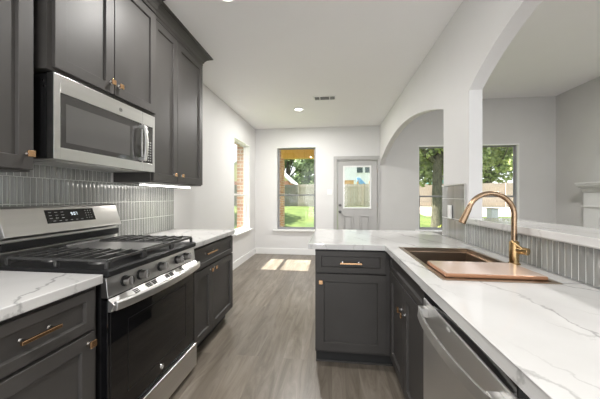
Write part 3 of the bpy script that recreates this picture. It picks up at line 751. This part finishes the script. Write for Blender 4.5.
# backguard
bm = B()
prism(bm, [(-1.685, .90), (-1.60, .90), (-1.595, .985), (-1.607, .992), (-1.607, 1.045), (-1.562, 1.060), (-1.566, 1.068), (-1.612, 1.198), (-1.624, 1.208), (-1.685, 1.208)], 'Y', 1.104, 1.822)
bg = obj('backguard', bm, 'steel', r, .003)
bm = B(); bx(bm, -1.606, -1.585, 1.106, 1.82, .993, 1.03); obj('vent_gap', bm, 'black', bg) 
# tilted display on the sloping face
fa = Vector((-1.566, 0, 1.068)); fb = Vector((-1.612, 0, 1.198)); up = (fb - fa).normalized(); no = Vector((up.z, 0, -up.x))
def face_pt(y, s_, d_): q = fa + up * s_ + no * d_; return Vector((q.x, y, q.z))
def face_box(bm, y0, y1, s0, s1, d0, d1):
    v = [bm.verts.new(face_pt(y, s_, d_)) for y in (y0, y1) for s_ in (s0, s1) for d_ in (d0, d1)]
    for f in ((0, 1, 3, 2), (4, 6, 7, 5), (0, 4, 5, 1), (2, 3, 7, 6), (0, 2, 6, 4), (1, 5, 7, 3)): bm.faces.new([v[i] for i in f])
bm = B(); face_box(bm, 1.315, 1.62, .044, .124, 0.0002, .002); dsp = obj('display', bm, 'blackglass', bg)
bm = B()
for i, y in enumerate((1.34, 1.375, 1.41)):
    for s_ in (.108, .09, .073): face_box(bm, y - .008, y + .008, s_ - .0015, s_ + .0015, .002, .0026)
for y in [1.355 + .034 * i for i in range(6)]: face_box(bm, y - .007, y + .007, .055, .058, .002, .0026)
for y in (1.56, 1.578, 1.596):
    for s_ in (.11, .094, .078, .062): face_box(bm, y - .003, y + .003, s_ - .002, s_ + .002, .002, .0026)
obj('touch_labels', bm, 'symbol', dsp)
# seven segment clock 9:07
bm = B(); SEG = {'9': 'abcdfg', '0': 'abcdef', '7': 'abc', '1': 'bc', '8': 'abcdefg'}
def digit(ch, y, s0, w_, h_):
    q = .0018
    S = {'a': (y, y + w_, s0 + h_ - q, s0 + h_), 'd': (y, y + w_, s0, s0 + q), 'g': (y, y + w_, s0 + h_ / 2 - q / 2, s0 + h_ / 2 + q / 2),
         'f': (y, y + q, s0 + h_ / 2, s0 + h_), 'e': (y, y + q, s0, s0 + h_ / 2), 'b': (y + w_ - q, y + w_, s0 + h_ / 2, s0 + h_), 'c': (y + w_ - q, y + w_, s0, s0 + h_ / 2)}
    for k in SEG[ch]: a = S[k]; face_box(bm, a[0], a[1], a[2], a[3], .002, .0026)
digit('9', 1.462, .086, .009, .018); digit('0', 1.480, .086, .009, .018); digit('7', 1.493, .086, .009, .018)
face_box(bm, 1.4745, 1.4765, .090, .092, .002, .0026); face_box(bm, 1.4745, 1.4765, .098, .100, .002, .0026)
obj('clock_digits', bm, 'digit', dsp)

# ------------------------------------------------------------------ microwave
m = thing('microwave', 'stainless over-the-range microwave with smoked window and curved handle', 'microwave', (-1.5, 1.5, 1.45))
MY0, MY1, MZ0, MZ1, MX = 1.138, 1.880, 1.446, 1.866, -1.335
bm = B(); bx(bm, WX + .012, MX - .04, MY0 + .004, MY1 - .004, MZ0 + .006, MZ1); obj('case', bm, 'black', m, .002)
for y in (1.1238,):
    bm = B(); cyl(bm, (-1.39, MY0 + .004, 1.80), (-1.39, MY0 + .001, 1.80), .006, n=12); cyl(bm, (-1.40, MY0 + .004, 1.83), (-1.40, MY0 + .001, 1.83), .006, n=12); obj('screws', bm, 'steel_pol', m)
HY = 1.745
PM = Plane('X', MX, 1)
def front_panel(a0, a1, z0, z1, holes):
    b = B(); wall_with_holes(b, a0, a1, z0, z1, holes, lambda bb, p, q, s_, t_: bx(bb, MX - .039, MX, p, q, s_, t_) if q > p and t_ > s_ else None); return b
bm = front_panel(MY0, HY - .001, MZ0, MZ1, [(MY0 + .032, HY - .004, MZ0 + .06, MZ1 - .087)]); md = obj('microwave_door', bm, 'steel', m, .002)
bm = B(); bx(bm, MX - .038, MX - .003, MY0 + .032, HY - .004, MZ0 + .06, MZ1 - .087); obj('door_glass', bm, 'smokeglass', md)
bm = B(); bx(bm, MX - .003, MX - .0022, MY0 + .062, HY - .115, MZ0 + .09, MZ1 - .135); obj('window_screen', bm, 'screen', md)
badge(PM, 1.55, 1.815, .011, md, 'griddle')
bm = front_panel(HY + .001, MY1, MZ0, MZ1, [(HY + .005, MY1 - .022, MZ0 + .06, MZ1 - .087)]); cp = obj('control_panel', bm, 'steel', m, .002)
bm = B(); bx(bm, MX - .038, MX - .003, HY + .005, MY1 - .022, MZ0 + .06, MZ1 - .087); kp = obj('keypad', bm, 'smokeglass', cp)
bm = B()
for i in range(3):
    for j in range(8): bx(bm, MX - .003, MX - .0022, HY + .042 + i * .021, HY + .052 + i * .021, MZ0 + .078 + j * .019, MZ0 + .086 + j * .019)
obj('keypad_marks', bm, 'symbol', kp)
bm = B(); pts = []
for i in range(15):
    s_ = i / 14; pts.append((MX + .035 + .012 * math.sin(PI * s_), HY - .018, MZ0 + .07 + s_ * .245))
prev = None
for (x, y, z) in pts:
    ring = [bm.verts.new((x + dx, y + dy, z)) for dx, dy in ((-.008, -.013), (.004, -.013), (.007, 0), (.004, .013), (-.008, .013))]
    if prev:
        for k in range(5): bm.faces.new((prev[k], prev[(k + 1) % 5], ring[(k + 1) % 5], ring[k]))
    else: bm.faces.new(ring[::-1])
    prev = ring
bm.faces.new(prev)
for z in (MZ0 + .08, MZ0 + .305): bx(bm, MX - .003, MX + .035, HY - .029, HY - .007, z - .012, z + .012)
obj('door_handle', bm, 'satin', md, .002)
bm = B(); bx(bm, -1.66, MX - .045, MY0 + .02, MY1 - .02, MZ0 + .001, MZ0 + .006); bp = obj('underside', bm, 'steel', m)
for y in (1.22, 1.60):
    bm = B(); bx(bm, -1.62, -1.42, y, y + .2, MZ0 - .002, MZ0 + .001); obj('grease_filter', bm, 'steel', bp)
bm = B(); bx(bm, -1.40, -1.36, 1.40, 1.58, MZ0 - .002, MZ0 + .001); obj('lamp_lens', bm, 'plate', bp)

# ------------------------------------------------------------------ wall cabinets
UF = -1.385; PU = Plane('X', UF, 1)
def crown(y0, y1, xf, z0, z1, parent, ret0=True, ret1=True):
    """stepped crown moulding with mitred returns"""
    prof = [(0, 0), (.012, 0), (.012, .022), (.02, .03), (.028, .05), (.045, .07), (.066, .084), (.066, .090), (.085, .094), (.092, .098), (.092, 1)]
    h = z1 - z0; bm = B(); rings = []
    for d, z in prof:
        zz = z0 + (z if z < 1 else h); 
        if zz > z1: zz = z1
        pts = [(WX + .002, y1 + (d if ret1 else 0)), (xf + d, y1 + (d if ret1 else 0)), (xf + d, y0 - (d if ret0 else 0)), (WX + .002, y0 - (d if ret0 else 0))]
        rings.append([bm.verts.new((x, y, zz)) for x, y in pts])
    for A, Bv in zip(rings[:-1], rings[1:]):
        for i in range(4): bm.faces.new((A[i], A[(i + 1) % 4], Bv[(i + 1) % 4], Bv[i]))
    bm.faces.new(rings[0]); bm.faces.new(rings[-1][::-1])
    obj('crown_moulding', bm, 'cab', parent)
c = thing('wall_cabinet', 'tall charcoal wall cabinet at the left edge, nearest the camera', 'wall cabinet', (-1.54, .6, 1.375))
bm = B(); bx(bm, WX + .005, UF, .02, 1.074, 1.375, 2.66); obj('carcass', bm, 'cab', c, .001)
dd = shaker('door', PU, .56, 1.074, 1.385, 2.64, c); knob(PU, 1.047, 1.455, dd)
dd = shaker('door', PU, .03, .555, 1.385, 2.64, c); knob(PU, .06, 1.455, dd)
crown(.02, 1.078, UF, 2.661, CH - .001, c, True, False)

MF = -1.347; PMd = Plane('X', MF, 1)
c = thing('wall_cabinet', 'charcoal two-door wall cabinet above the microwave', 'wall cabinet', (-1.54, 1.48, 1.87))
bm = B(); bx(bm, WX + .005, MF, 1.115, 1.893, 1.874, 2.66); obj('carcass', bm, 'cab', c, .001)
dd = shaker('door', PMd, 1.138, 1.490, 1.888, 2.64, c); knob(PMd, 1.462, 1.952, dd)
dd = shaker('door', PMd, 1.495, 1.882, 1.888, 2.64, c); knob(PMd, 1.524, 1.950, dd)
crown(1.115, 1.893, MF, 2.661, CH - .001, c, True, False)

c = thing('wall_cabinet', 'charcoal two-door wall cabinet right of the microwave, with crown moulding', 'wall cabinet', (-1.54, 2.3, 1.375))
bm = B(); bx(bm, WX + .005, UF, 1.895, 2.70, 1.375, 2.66); obj('carcass', bm, 'cab', c, .001)
dd = shaker('door', PU, 1.905, 2.228, 1.385, 2.66 - .01, c); knob(PU, 2.172, 1.452, dd)
dd = shaker('door', PU, 2.232, 2.690, 1.385, 2.66 - .01, c); knob(PU, 2.282, 1.452, dd)
crown(1.896, 2.70, UF, 2.662, CH - .001, c, False, True)
l = thing('under_cabinet_light', 'lit white strip light under the wall cabinet right of the microwave', 'light strip', (-1.50, 2.3, 1.36))
bm = B(); bx(bm, -1.51, -1.455, 1.93, 2.62, 1.361, 1.3745); obj('housing', bm, 'plate', l, .002)
bm = B(); bx(bm, -1.505, -1.46, 1.935, 2.615, 1.352, 1.3605); obj('diffuser', bm, 'led', l, .002)
la = area('under_cabinet_lamp', (-1.48, 2.28, 1.345), (-1.48, 2.28, 0), .05, .65, 1.6, (1, .95, .88)); la.parent = None

# ------------------------------------------------------------------ ceiling fittings
def downlight(x, y, label, e):
    CH = globals()['CH']
    t = thing('recessed_ceiling_light', label, 'ceiling light', (x, y, CH - .012), group=None)
    bm = B(); n = 32; prof = [(.085, 0), (.085, -.006), (.062, -.010), (.058, -.002)]
    rings = [[bm.verts.new((x + r_ * math.cos(2 * PI * i / n), y + r_ * math.sin(2 * PI * i / n), CH - .0005 + z)) for i in range(n)] for r_, z in prof]
    for A, Bv in zip(rings[:-1], rings[1:]):
        for i in range(n): bm.faces.new((A[i], A[(i + 1) % n], Bv[(i + 1) % n], Bv[i]))
    obj('trim_ring', bm, 'plate', t, 0, True)
    bm = B(); cyl(bm, (x, y, CH - .004), (x, y, CH - .001), .058, n=28); obj('lens', bm, 'bulb', t)
    d_ = bpy.data.lights.new('downlight', 'AREA'); d_.shape = 'DISK'; d_.size = .12; d_.energy = e; d_.color = (1, .975, .945)
    o = bpy.data.objects.new('downlight', d_); COL.objects.link(o); o.location = (x, y, CH - .014)
downlight(-.57, 4.55, 'small lit recessed ceiling light near the back wall, beyond the vent', 44)
downlight(-.78, 1.90, 'lit recessed ceiling light above the aisle, at the top edge', 22)
downlight(-.2, -.6, 'added recessed fill light behind the camera', 44)  # unseen lamp, added to brighten the kitchen
for (lx_, ly_, lab) in ((2.6, 2.2, 'added fill light in the living room ceiling nearer the camera'), (2.75, 2.95, 'added fill light in the living room ceiling nearer the fireplace')):  # out-of-view lamps added as fill for the living room
    CH0, CH = CH, LCH; downlight(lx_, ly_, lab, 40); CH = CH0
v = thing('ceiling_vent', 'small white rectangular air vent in the ceiling', 'vent', (-.11, 4.08, CH - .01))
bm = B()
def ringZ(bm, x0, x1, y0, y1, z0, z1, t_):
    bx(bm, x0, x1, y0, y0 + t_, z0, z1); bx(bm, x0, x1, y1 - t_, y1, z0, z1); bx(bm, x0, x0 + t_, y0 + t_, y1 - t_, z0, z1); bx(bm, x1 - t_, x1, y0 + t_, y1 - t_, z0, z1)
ringZ(bm, -.285, .065, 3.99, 4.17, CH - .009, CH - .001, .024); bx(bm, -.19, -.178, 4.014, 4.146, CH - .009, CH - .002); bx(bm, -.042 + .0, -.03, 4.014, 4.146, CH - .009, CH - .002)
obj('vent_frame', bm, 'plate', v, .002)
bm = B(); bx(bm, -.261, .041, 4.014, 4.146, CH - .002, CH - .001); obj('vent_backing', bm, 'vent_dark', v)
bm = B()
for i in range(7):
    y = 4.022 + i * .018; bx(bm, -.176, -.044, y, y + .006, CH - .008, CH - .002)
for i in range(4):
    x = -.255 + i * .018; bx(bm, x, x + .005, 4.014, 4.146, CH - .008, CH - .002)
    x = -.022 + i * .018; bx(bm, x, x + .005, 4.014, 4.146, CH - .008, CH - .002)
obj('vent_louvres', bm, 'sash', v)

# ------------------------------------------------------------------ fireplace on the living room wall
f = thing('fireplace_mantel', 'grey-white fireplace surround with crown mantel shelf on the living room wall', 'fireplace', (LRX, 4.3, 0))
FXf = LRX - .14; y1m = 5.05; y0m = 3.35
bm = B(); wall_with_holes(bm, y0m, y1m, 0, 1.34, [(y0m + .32, y1m - .27, 0, 1.02)], lambda b, a0, a1, z0, z1: bx(b, FXf, LRX - .001, a0, a1, z0, z1)); obj('surround', bm, 'mantel', f, .004)
bm = B()
for i, (dx, z0, z1) in enumerate(((.015, 1.341, 1.37), (.03, 1.37, 1.395), (.05, 1.395, 1.42), (.075, 1.42, 1.445), (.095, 1.445, 1.475), (.11, 1.475, 1.50))):
    bx(bm, FXf - dx, LRX - .001, y0m - dx * .3, y1m + dx * .3, z0, z1)
obj('mantel_shelf', bm, 'mantel', f, .004)
bm = B(); bx(bm, FXf - .025, FXf - .001, y0m - .02, y1m + .02, 1.09, 1.115); obj('band_moulding', bm, 'mantel', f, .003)
bm = B(); bx(bm, LRX - .05, LRX - .002, y0m + .321, y1m - .271, 0, 1.019); obj('firebox', bm, 'firebox', f)
bm = B(); pts = arch_pts(y0m + .321, y1m - .271, .93, .085, 16)
for (ya, za), (yb, zb) in zip(pts[:-1], pts[1:]): prism(bm, [(ya, za), (yb, zb), (yb, 1.019), (ya, 1.019)], 'X', FXf + .01, FXf + .05)
obj('arched_header', bm, 'mantel', f)

# ------------------------------------------------------------------ outdoors
def gz(y): return -.18 if y < 9 else (-.18 + (y - 9) / 11 * .74 if y < 20 else .56)
bm = B(); ys = [BY + .35, 9, 12, 15, 18, 20, 60]; xs = [-40, -4, 0, 4, 40]
prevr = None
for y in ys:
    ring = [bm.verts.new((x, y, gz(y))) for x in xs]
    if prevr:
        for k in range(len(xs) - 1): bm.faces.new((prevr[k], prevr[k + 1], ring[k + 1], ring[k]))
    prevr = ring
a = [bm.verts.new((x, y, -.18)) for x, y in ((-40, -10), (WX - .31, -10), (WX - .31, BY + .35), (-40, BY + .35))]; bm.faces.new(a)
o = struct('ground_lawn', bm, 'grass', label='bright green lawn rising behind the house', cat='lawn', loc=(0, 8, -.18))
bm = B(); 
for xa, xb, ya, yb in ((5.0, 14, 15.0, 19.9),):
    v_ = [bm.verts.new((x, y, gz(y) + .012)) for x, y in ((xa, ya), (xb, ya), (xb, 18), (xb, yb), (xa, yb), (xa, 18))]; 
    bm.faces.new((v_[0], v_[1], v_[2], v_[5])); bm.faces.new((v_[5], v_[2], v_[3], v_[4]))
struct('ground_soil', bm, 'soil', label='pale bare soil strip before the fence', cat='ground')
bm = B(); bx(bm, -.3, 1.6, BY + .345, 8.8, -.17, -.05)
struct('patio_slab', bm, 'concrete', label='concrete patio outside the back door', cat='patio')
# porch
p = thing('covered_porch', 'stained wood porch ceiling and beam outside the garden window', 'porch', (-1.2, 7.4, 2.5))
bm = B(); bx(bm, -1.9, 0.0, BY + .345, 8.7, 2.86, 2.96); obj('porch_ceiling', bm, 'porch', p)
bm = B(); bx(bm, -1.9, 0.0, 8.5, 8.7, 2.50, 2.86); obj('beam', bm, 'porch', p, .01)
bm = B(); bx(bm, -1.84, -1.56, 8.44, 8.72, -.17, 2.50); obj('brick_column', bm, 'brick', p)
bm = B(); bx(bm, -.12, .0, 8.56, 8.69, -.17, 2.50); obj('porch_post', bm, 'trim', p)
# fences
def fence(name, x0, x1, y, z0, z1, mat, label, gap=.006, w=.14, rail=True):
    t = thing(name, label, 'fence', ((x0 + x1) / 2, y, z0))
    bm = B(); x = x0
    while x < x1: 
        bx(bm, x, min(x + w - gap, x1), y, y + .02, z0, z1 + random.uniform(-.02, .02)); x += w
    obj('planks', bm, mat, t)
    bm = B()
    for z in (z0 + .25, z1 - .25): bx(bm, x0, x1, y - .05, y - .001, z, z + .09)
    obj('rails', bm, mat, t); 
    x = x0
    while x < x1: bm = B(); bx(bm, x, x + .09, y - .14, y - .051, z0, z1 + .03); obj('post', bm, mat, t); x += 2.4
fence('wooden_fence', -2.55, 12.5, 20.0, .56, 2.22, 'fence', 'long weathered cedar privacy fence across the back yard')
fence('wooden_fence', -14, -2.56, 20.1, .56, 2.20, 'dark_fence', 'stretch of fence behind the lawn with shade in its colour, left in the garden window')
# neighbour houses
h = thing('neighbour_house', 'neighbour house with white-edged gable roof beyond the fence', 'house', (-6.5, 29, .5))
bm = B(); bx(bm, -12, -4.4, 27, 33, .5, 2.9); obj('wall', bm, 'h_pink', h)
bm = B(); prism(bm, [(-12, 2.901), (-4.4, 2.901), (-8.2, 6.4)], 'Y', 27.05, 32.9); obj('gable', bm, 'h_cream', h)
bm = B()
for sgn in (1, -1):
    x0 = -8.2; q = [(x0, 6.42), (x0 + sgn * 4.1, 2.64), (x0 + sgn * 4.1, 2.76), (x0, 6.55)]; prism(bm, q, 'Y', 26.7, 33.2)
rf = obj('roof', bm, 'h_white', h)
bm = B(); bx(bm, -5.9, -5.1, 26.96, 26.999, 1.6, 2.7); obj('window', bm, 'h_glass', h)
h = thing('neighbour_house', 'white two-storey neighbour house seen through the back door glass', 'house', (3, 31, .5))
bm = B(); bx(bm, -.4, 9, 30, 36, .5, 6.3); obj('wall', bm, 'h_white', h)
bm = B(); prism(bm, [(-.9, 6.3), (9.5, 6.3), (7.0, 8.2), (1.6, 8.2)], 'Y', 29.6, 36.4); obj('roof', bm, 'h_roof', h)
for (xa, xb) in ((2.72, 3.35), (3.62, 4.1), (6, 6.9)):
    bm = B(); bx(bm, xa - .08, xb + .08, 29.94, 29.999, 3.85, 4.65); fr = obj('window_frame', bm, 'h_white', h); 
    bm = B(); bx(bm, xa, xb, 29.92, 29.939, 3.93, 4.57); obj('pane', bm, 'h_glass', fr)
o = thing('garden_shed', 'small orange-brown garden shed over the fence top', 'shed', (1.45, 25, .5))
bm = B(); bx(bm, .95, 1.95, 24.5, 26, .56, 2.78); obj('shed_wall', bm, 'shed_or', o, .01)
bm = B(); prism(bm, [(.85, 2.781), (2.05, 2.781), (2.05, 2.86), (.85, 2.98)], 'Y', 24.3, 26.2); obj('shed_roof', bm, 'h_white', o)
o = thing('play_slide', 'blue garden play slide above the fence, seen through the door glass', 'slide', (2.9, 24, .5))
bm = B(); prism(bm, [(2.15, 2.62), (3.3, 1.6), (3.3, 2.0), (2.4, 2.95), (2.15, 2.95)], 'Y', 23.6, 24.2); obj('chute', bm, 'blue', o, .03)
bm = B()
for x in (2.2, 3.25): 
    for y in (23.55, 24.2): bx(bm, x, x + .08, y, y + .08, .56, 2.7)
obj('legs', bm, 'shed_or', o)
o = thing('utility_cabinet', 'white utility box with grey lid by the fence in the living room window', 'utility box', (8.4, 14, .1))
bm = B(); bx(bm, 7.1, 7.4, 12.9, 13.3, gz(13) - .02, .72); obj('box', bm, 'h_white', o, .02)
bm = B(); bx(bm, 7.07, 7.43, 12.86, 13.34, .721, .76); obj('lid', bm, 'sash', o, .01)
o = thing('garden_shed', 'teal garden shed behind the fence, left in the living room window', 'shed', (9.3, 24, .5))
bm = B(); bx(bm, 8.4, 10.0, 23.6, 25.2, .56, 2.7); obj('shed_wall', bm, 'teal', o, .01)
bm = B(); prism(bm, [(8.3, 2.701), (10.1, 2.701), (9.2, 3.1)], 'Y', 23.4, 25.4); obj('shed_roof', bm, 'h_roof', o)

def leaves_bm(clumps, n, size, seed, flat=.55):
    rng = random.Random(seed); bm = B(); tot = sum(c[3] ** 2 for c in clumps)
    for (cx, cy, cz, r_) in clumps:
        k = int(n * r_ * r_ / tot)
        for _ in range(k):
            th_ = rng.uniform(0, 2 * PI); z = rng.uniform(-1, 1); q = math.sqrt(1 - z * z); rr = r_ * rng.uniform(.62, 1.04)
            c_ = Vector((cx + rr * q * math.cos(th_), cy + rr * q * math.sin(th_), cz + rr * z * .8))
            nrm = Vector((q * math.cos(th_) + rng.gauss(0, .6), q * math.sin(th_) + rng.gauss(0, .6), z + rng.gauss(0, .6) + .3)).normalized()
            a_ = nrm.orthogonal().normalized(); a_.rotate(Matrix.Rotation(rng.uniform(0, 6.28), 3, nrm)); b_ = nrm.cross(a_); s_ = size * rng.uniform(.6, 1.3)
            v_ = [bm.verts.new(c_ + a_ * s_), bm.verts.new(c_ + b_ * s_ * flat), bm.verts.new(c_ - a_ * s_), bm.verts.new(c_ - b_ * s_ * flat)]
            bm.faces.new(v_)
    return bm
def tree(label, x, y, base, trunk_r, trunk_h, crown_c, crown_r, n, size, mat, seed, lean=(0, 0)):
    t = thing('tree', label, 'tree', (x, y, base)); rng = random.Random(seed)
    bm = B(); cx, cy, cz = crown_c
    tube(bm, [(x, y, base - .1), (x, y, base + .15), (x + lean[0] * .5, y + lean[1] * .5, base + trunk_h * .5), (x + lean[0], y + lean[1], base + trunk_h), (cx, cy, cz)], [trunk_r * 1.35, trunk_r * 1.08, trunk_r * .95, trunk_r * .85, trunk_r * .4], 12)
    for k in range(5):
        a_ = 2 * PI * k / 5 + rng.uniform(-.3, .3)
        tube(bm, [(x + lean[0], y + lean[1], base + trunk_h * .92), (x + lean[0] + crown_r[0] * .4 * math.cos(a_), y + lean[1] + crown_r[1] * .4 * math.sin(a_), base + trunk_h + crown_r[2] * .35), (cx + crown_r[0] * .75 * math.cos(a_), cy + crown_r[1] * .75 * math.sin(a_), cz + crown_r[2] * .2)], [trunk_r * .4, trunk_r * .2, trunk_r * .08], 8)
    obj('trunk', bm, 'bark', t, 0, True)
    cl = []
    for _ in range(44):
        u_ = Vector((rng.gauss(0, 1), rng.gauss(0, 1), rng.gauss(0, 1))).normalized() * rng.uniform(.45, .95)
        cl.append((cx + u_.x * crown_r[0], cy + u_.y * crown_r[1], cz + u_.z * crown_r[2], min(crown_r) * rng.uniform(.28, .45)))
    o = obj('foliage', leaves_bm(cl, n, size, seed + 5), mat, t); o['kind'] = 'stuff'
tree('big leafy shade tree with thick trunk outside the living room windows', 4.38, 11.8, gz(11.8), .215, 2.9, (6.1, 12.0, 4.2), (4.6, 2.3, 2.5), 24000, .11, 'leaf', 3, (.05, .1))
tree('bushy grey-green tree beyond the gable house in the garden window', -6.2, 37, .5, .35, 3.5, (-6.2, 37, 6.2), (5.2, 3, 5.2), 9000, .30, 'leaf_far', 11)
tree('tall grey-green tree at the right side of the garden window', -1.6, 44, .5, .35, 3.5, (-2.0, 44, 7.2), (4.5, 3, 6), 9000, .30, 'leaf_far', 12)
tree('yellow-green small tree by the fence left of the gable house', -5.6, 22.3, .56, .1, 1.4, (-5.6, 22.3, 3.4), (1.3, 1, 1.3), 2500, .12, 'leaf_yel', 13)
tree('green tree behind the fence in the living room windows', 13, 24, .5, .3, 2.4, (13, 24, 5.2), (4, 3, 3.2), 6000, .22, 'leaf', 14)
tree('leafy tree at the left side of the lawn, shading it', -8.6, 13.5, gz(13.5), .25, 3, (-8.6, 13.5, 6.0), (2.6, 2.8, 2.4), 6000, .16, 'leaf', 15)
# shrubs by the fence and flowering shrub under the living window
def shrub(label, x, y, z, r_, n, size, mat, seed):
    t = thing('shrub', label, 'shrub', (x, y, z)); rng = random.Random(seed); bm = B()
    for k in range(5):
        a_ = 2 * PI * k / 5; tube(bm, [(x, y, z - .02), (x + r_ * .5 * math.cos(a_), y + r_ * .5 * math.sin(a_), z + r_ * .9)], .012, 6)
    obj('stems', bm, 'bark', t)
    cl = [(x + rng.uniform(-.5, .5) * r_, y + rng.uniform(-.5, .5) * r_, z + r_ * rng.uniform(.5, 1.1), r_ * .5) for _ in range(6)]
    o = obj('foliage', leaves_bm(cl, n, size, seed), mat, t); o['kind'] = 'stuff'
shrub('pale-leaved shrub at the foot of the big shade tree', 3.85, 9.4, gz(9.4), .38, 500, .05, M['leaf_yel'], 21)

# ------------------------------------------------------------------ groups of repeats
GR = {'recessed_ceiling_light': 'recessed ceiling lights', 'wall_cabinet': 'wall cabinets along the range wall', 'base_cabinet': 'base cabinets beside the range',
      'countertop': 'countertops on both sides of the range', 'tree': 'trees in and beyond the back yard', 'wooden_fence': 'back yard fences',
      'neighbour_house': 'neighbouring houses', 'garden_shed': 'sheds beyond the fence'}
for o in bpy.data.objects:
    if o.parent is None and o.get('label') and o.name.split('.')[0] in GR: o['group'] = GR[o.name.split('.')[0]]
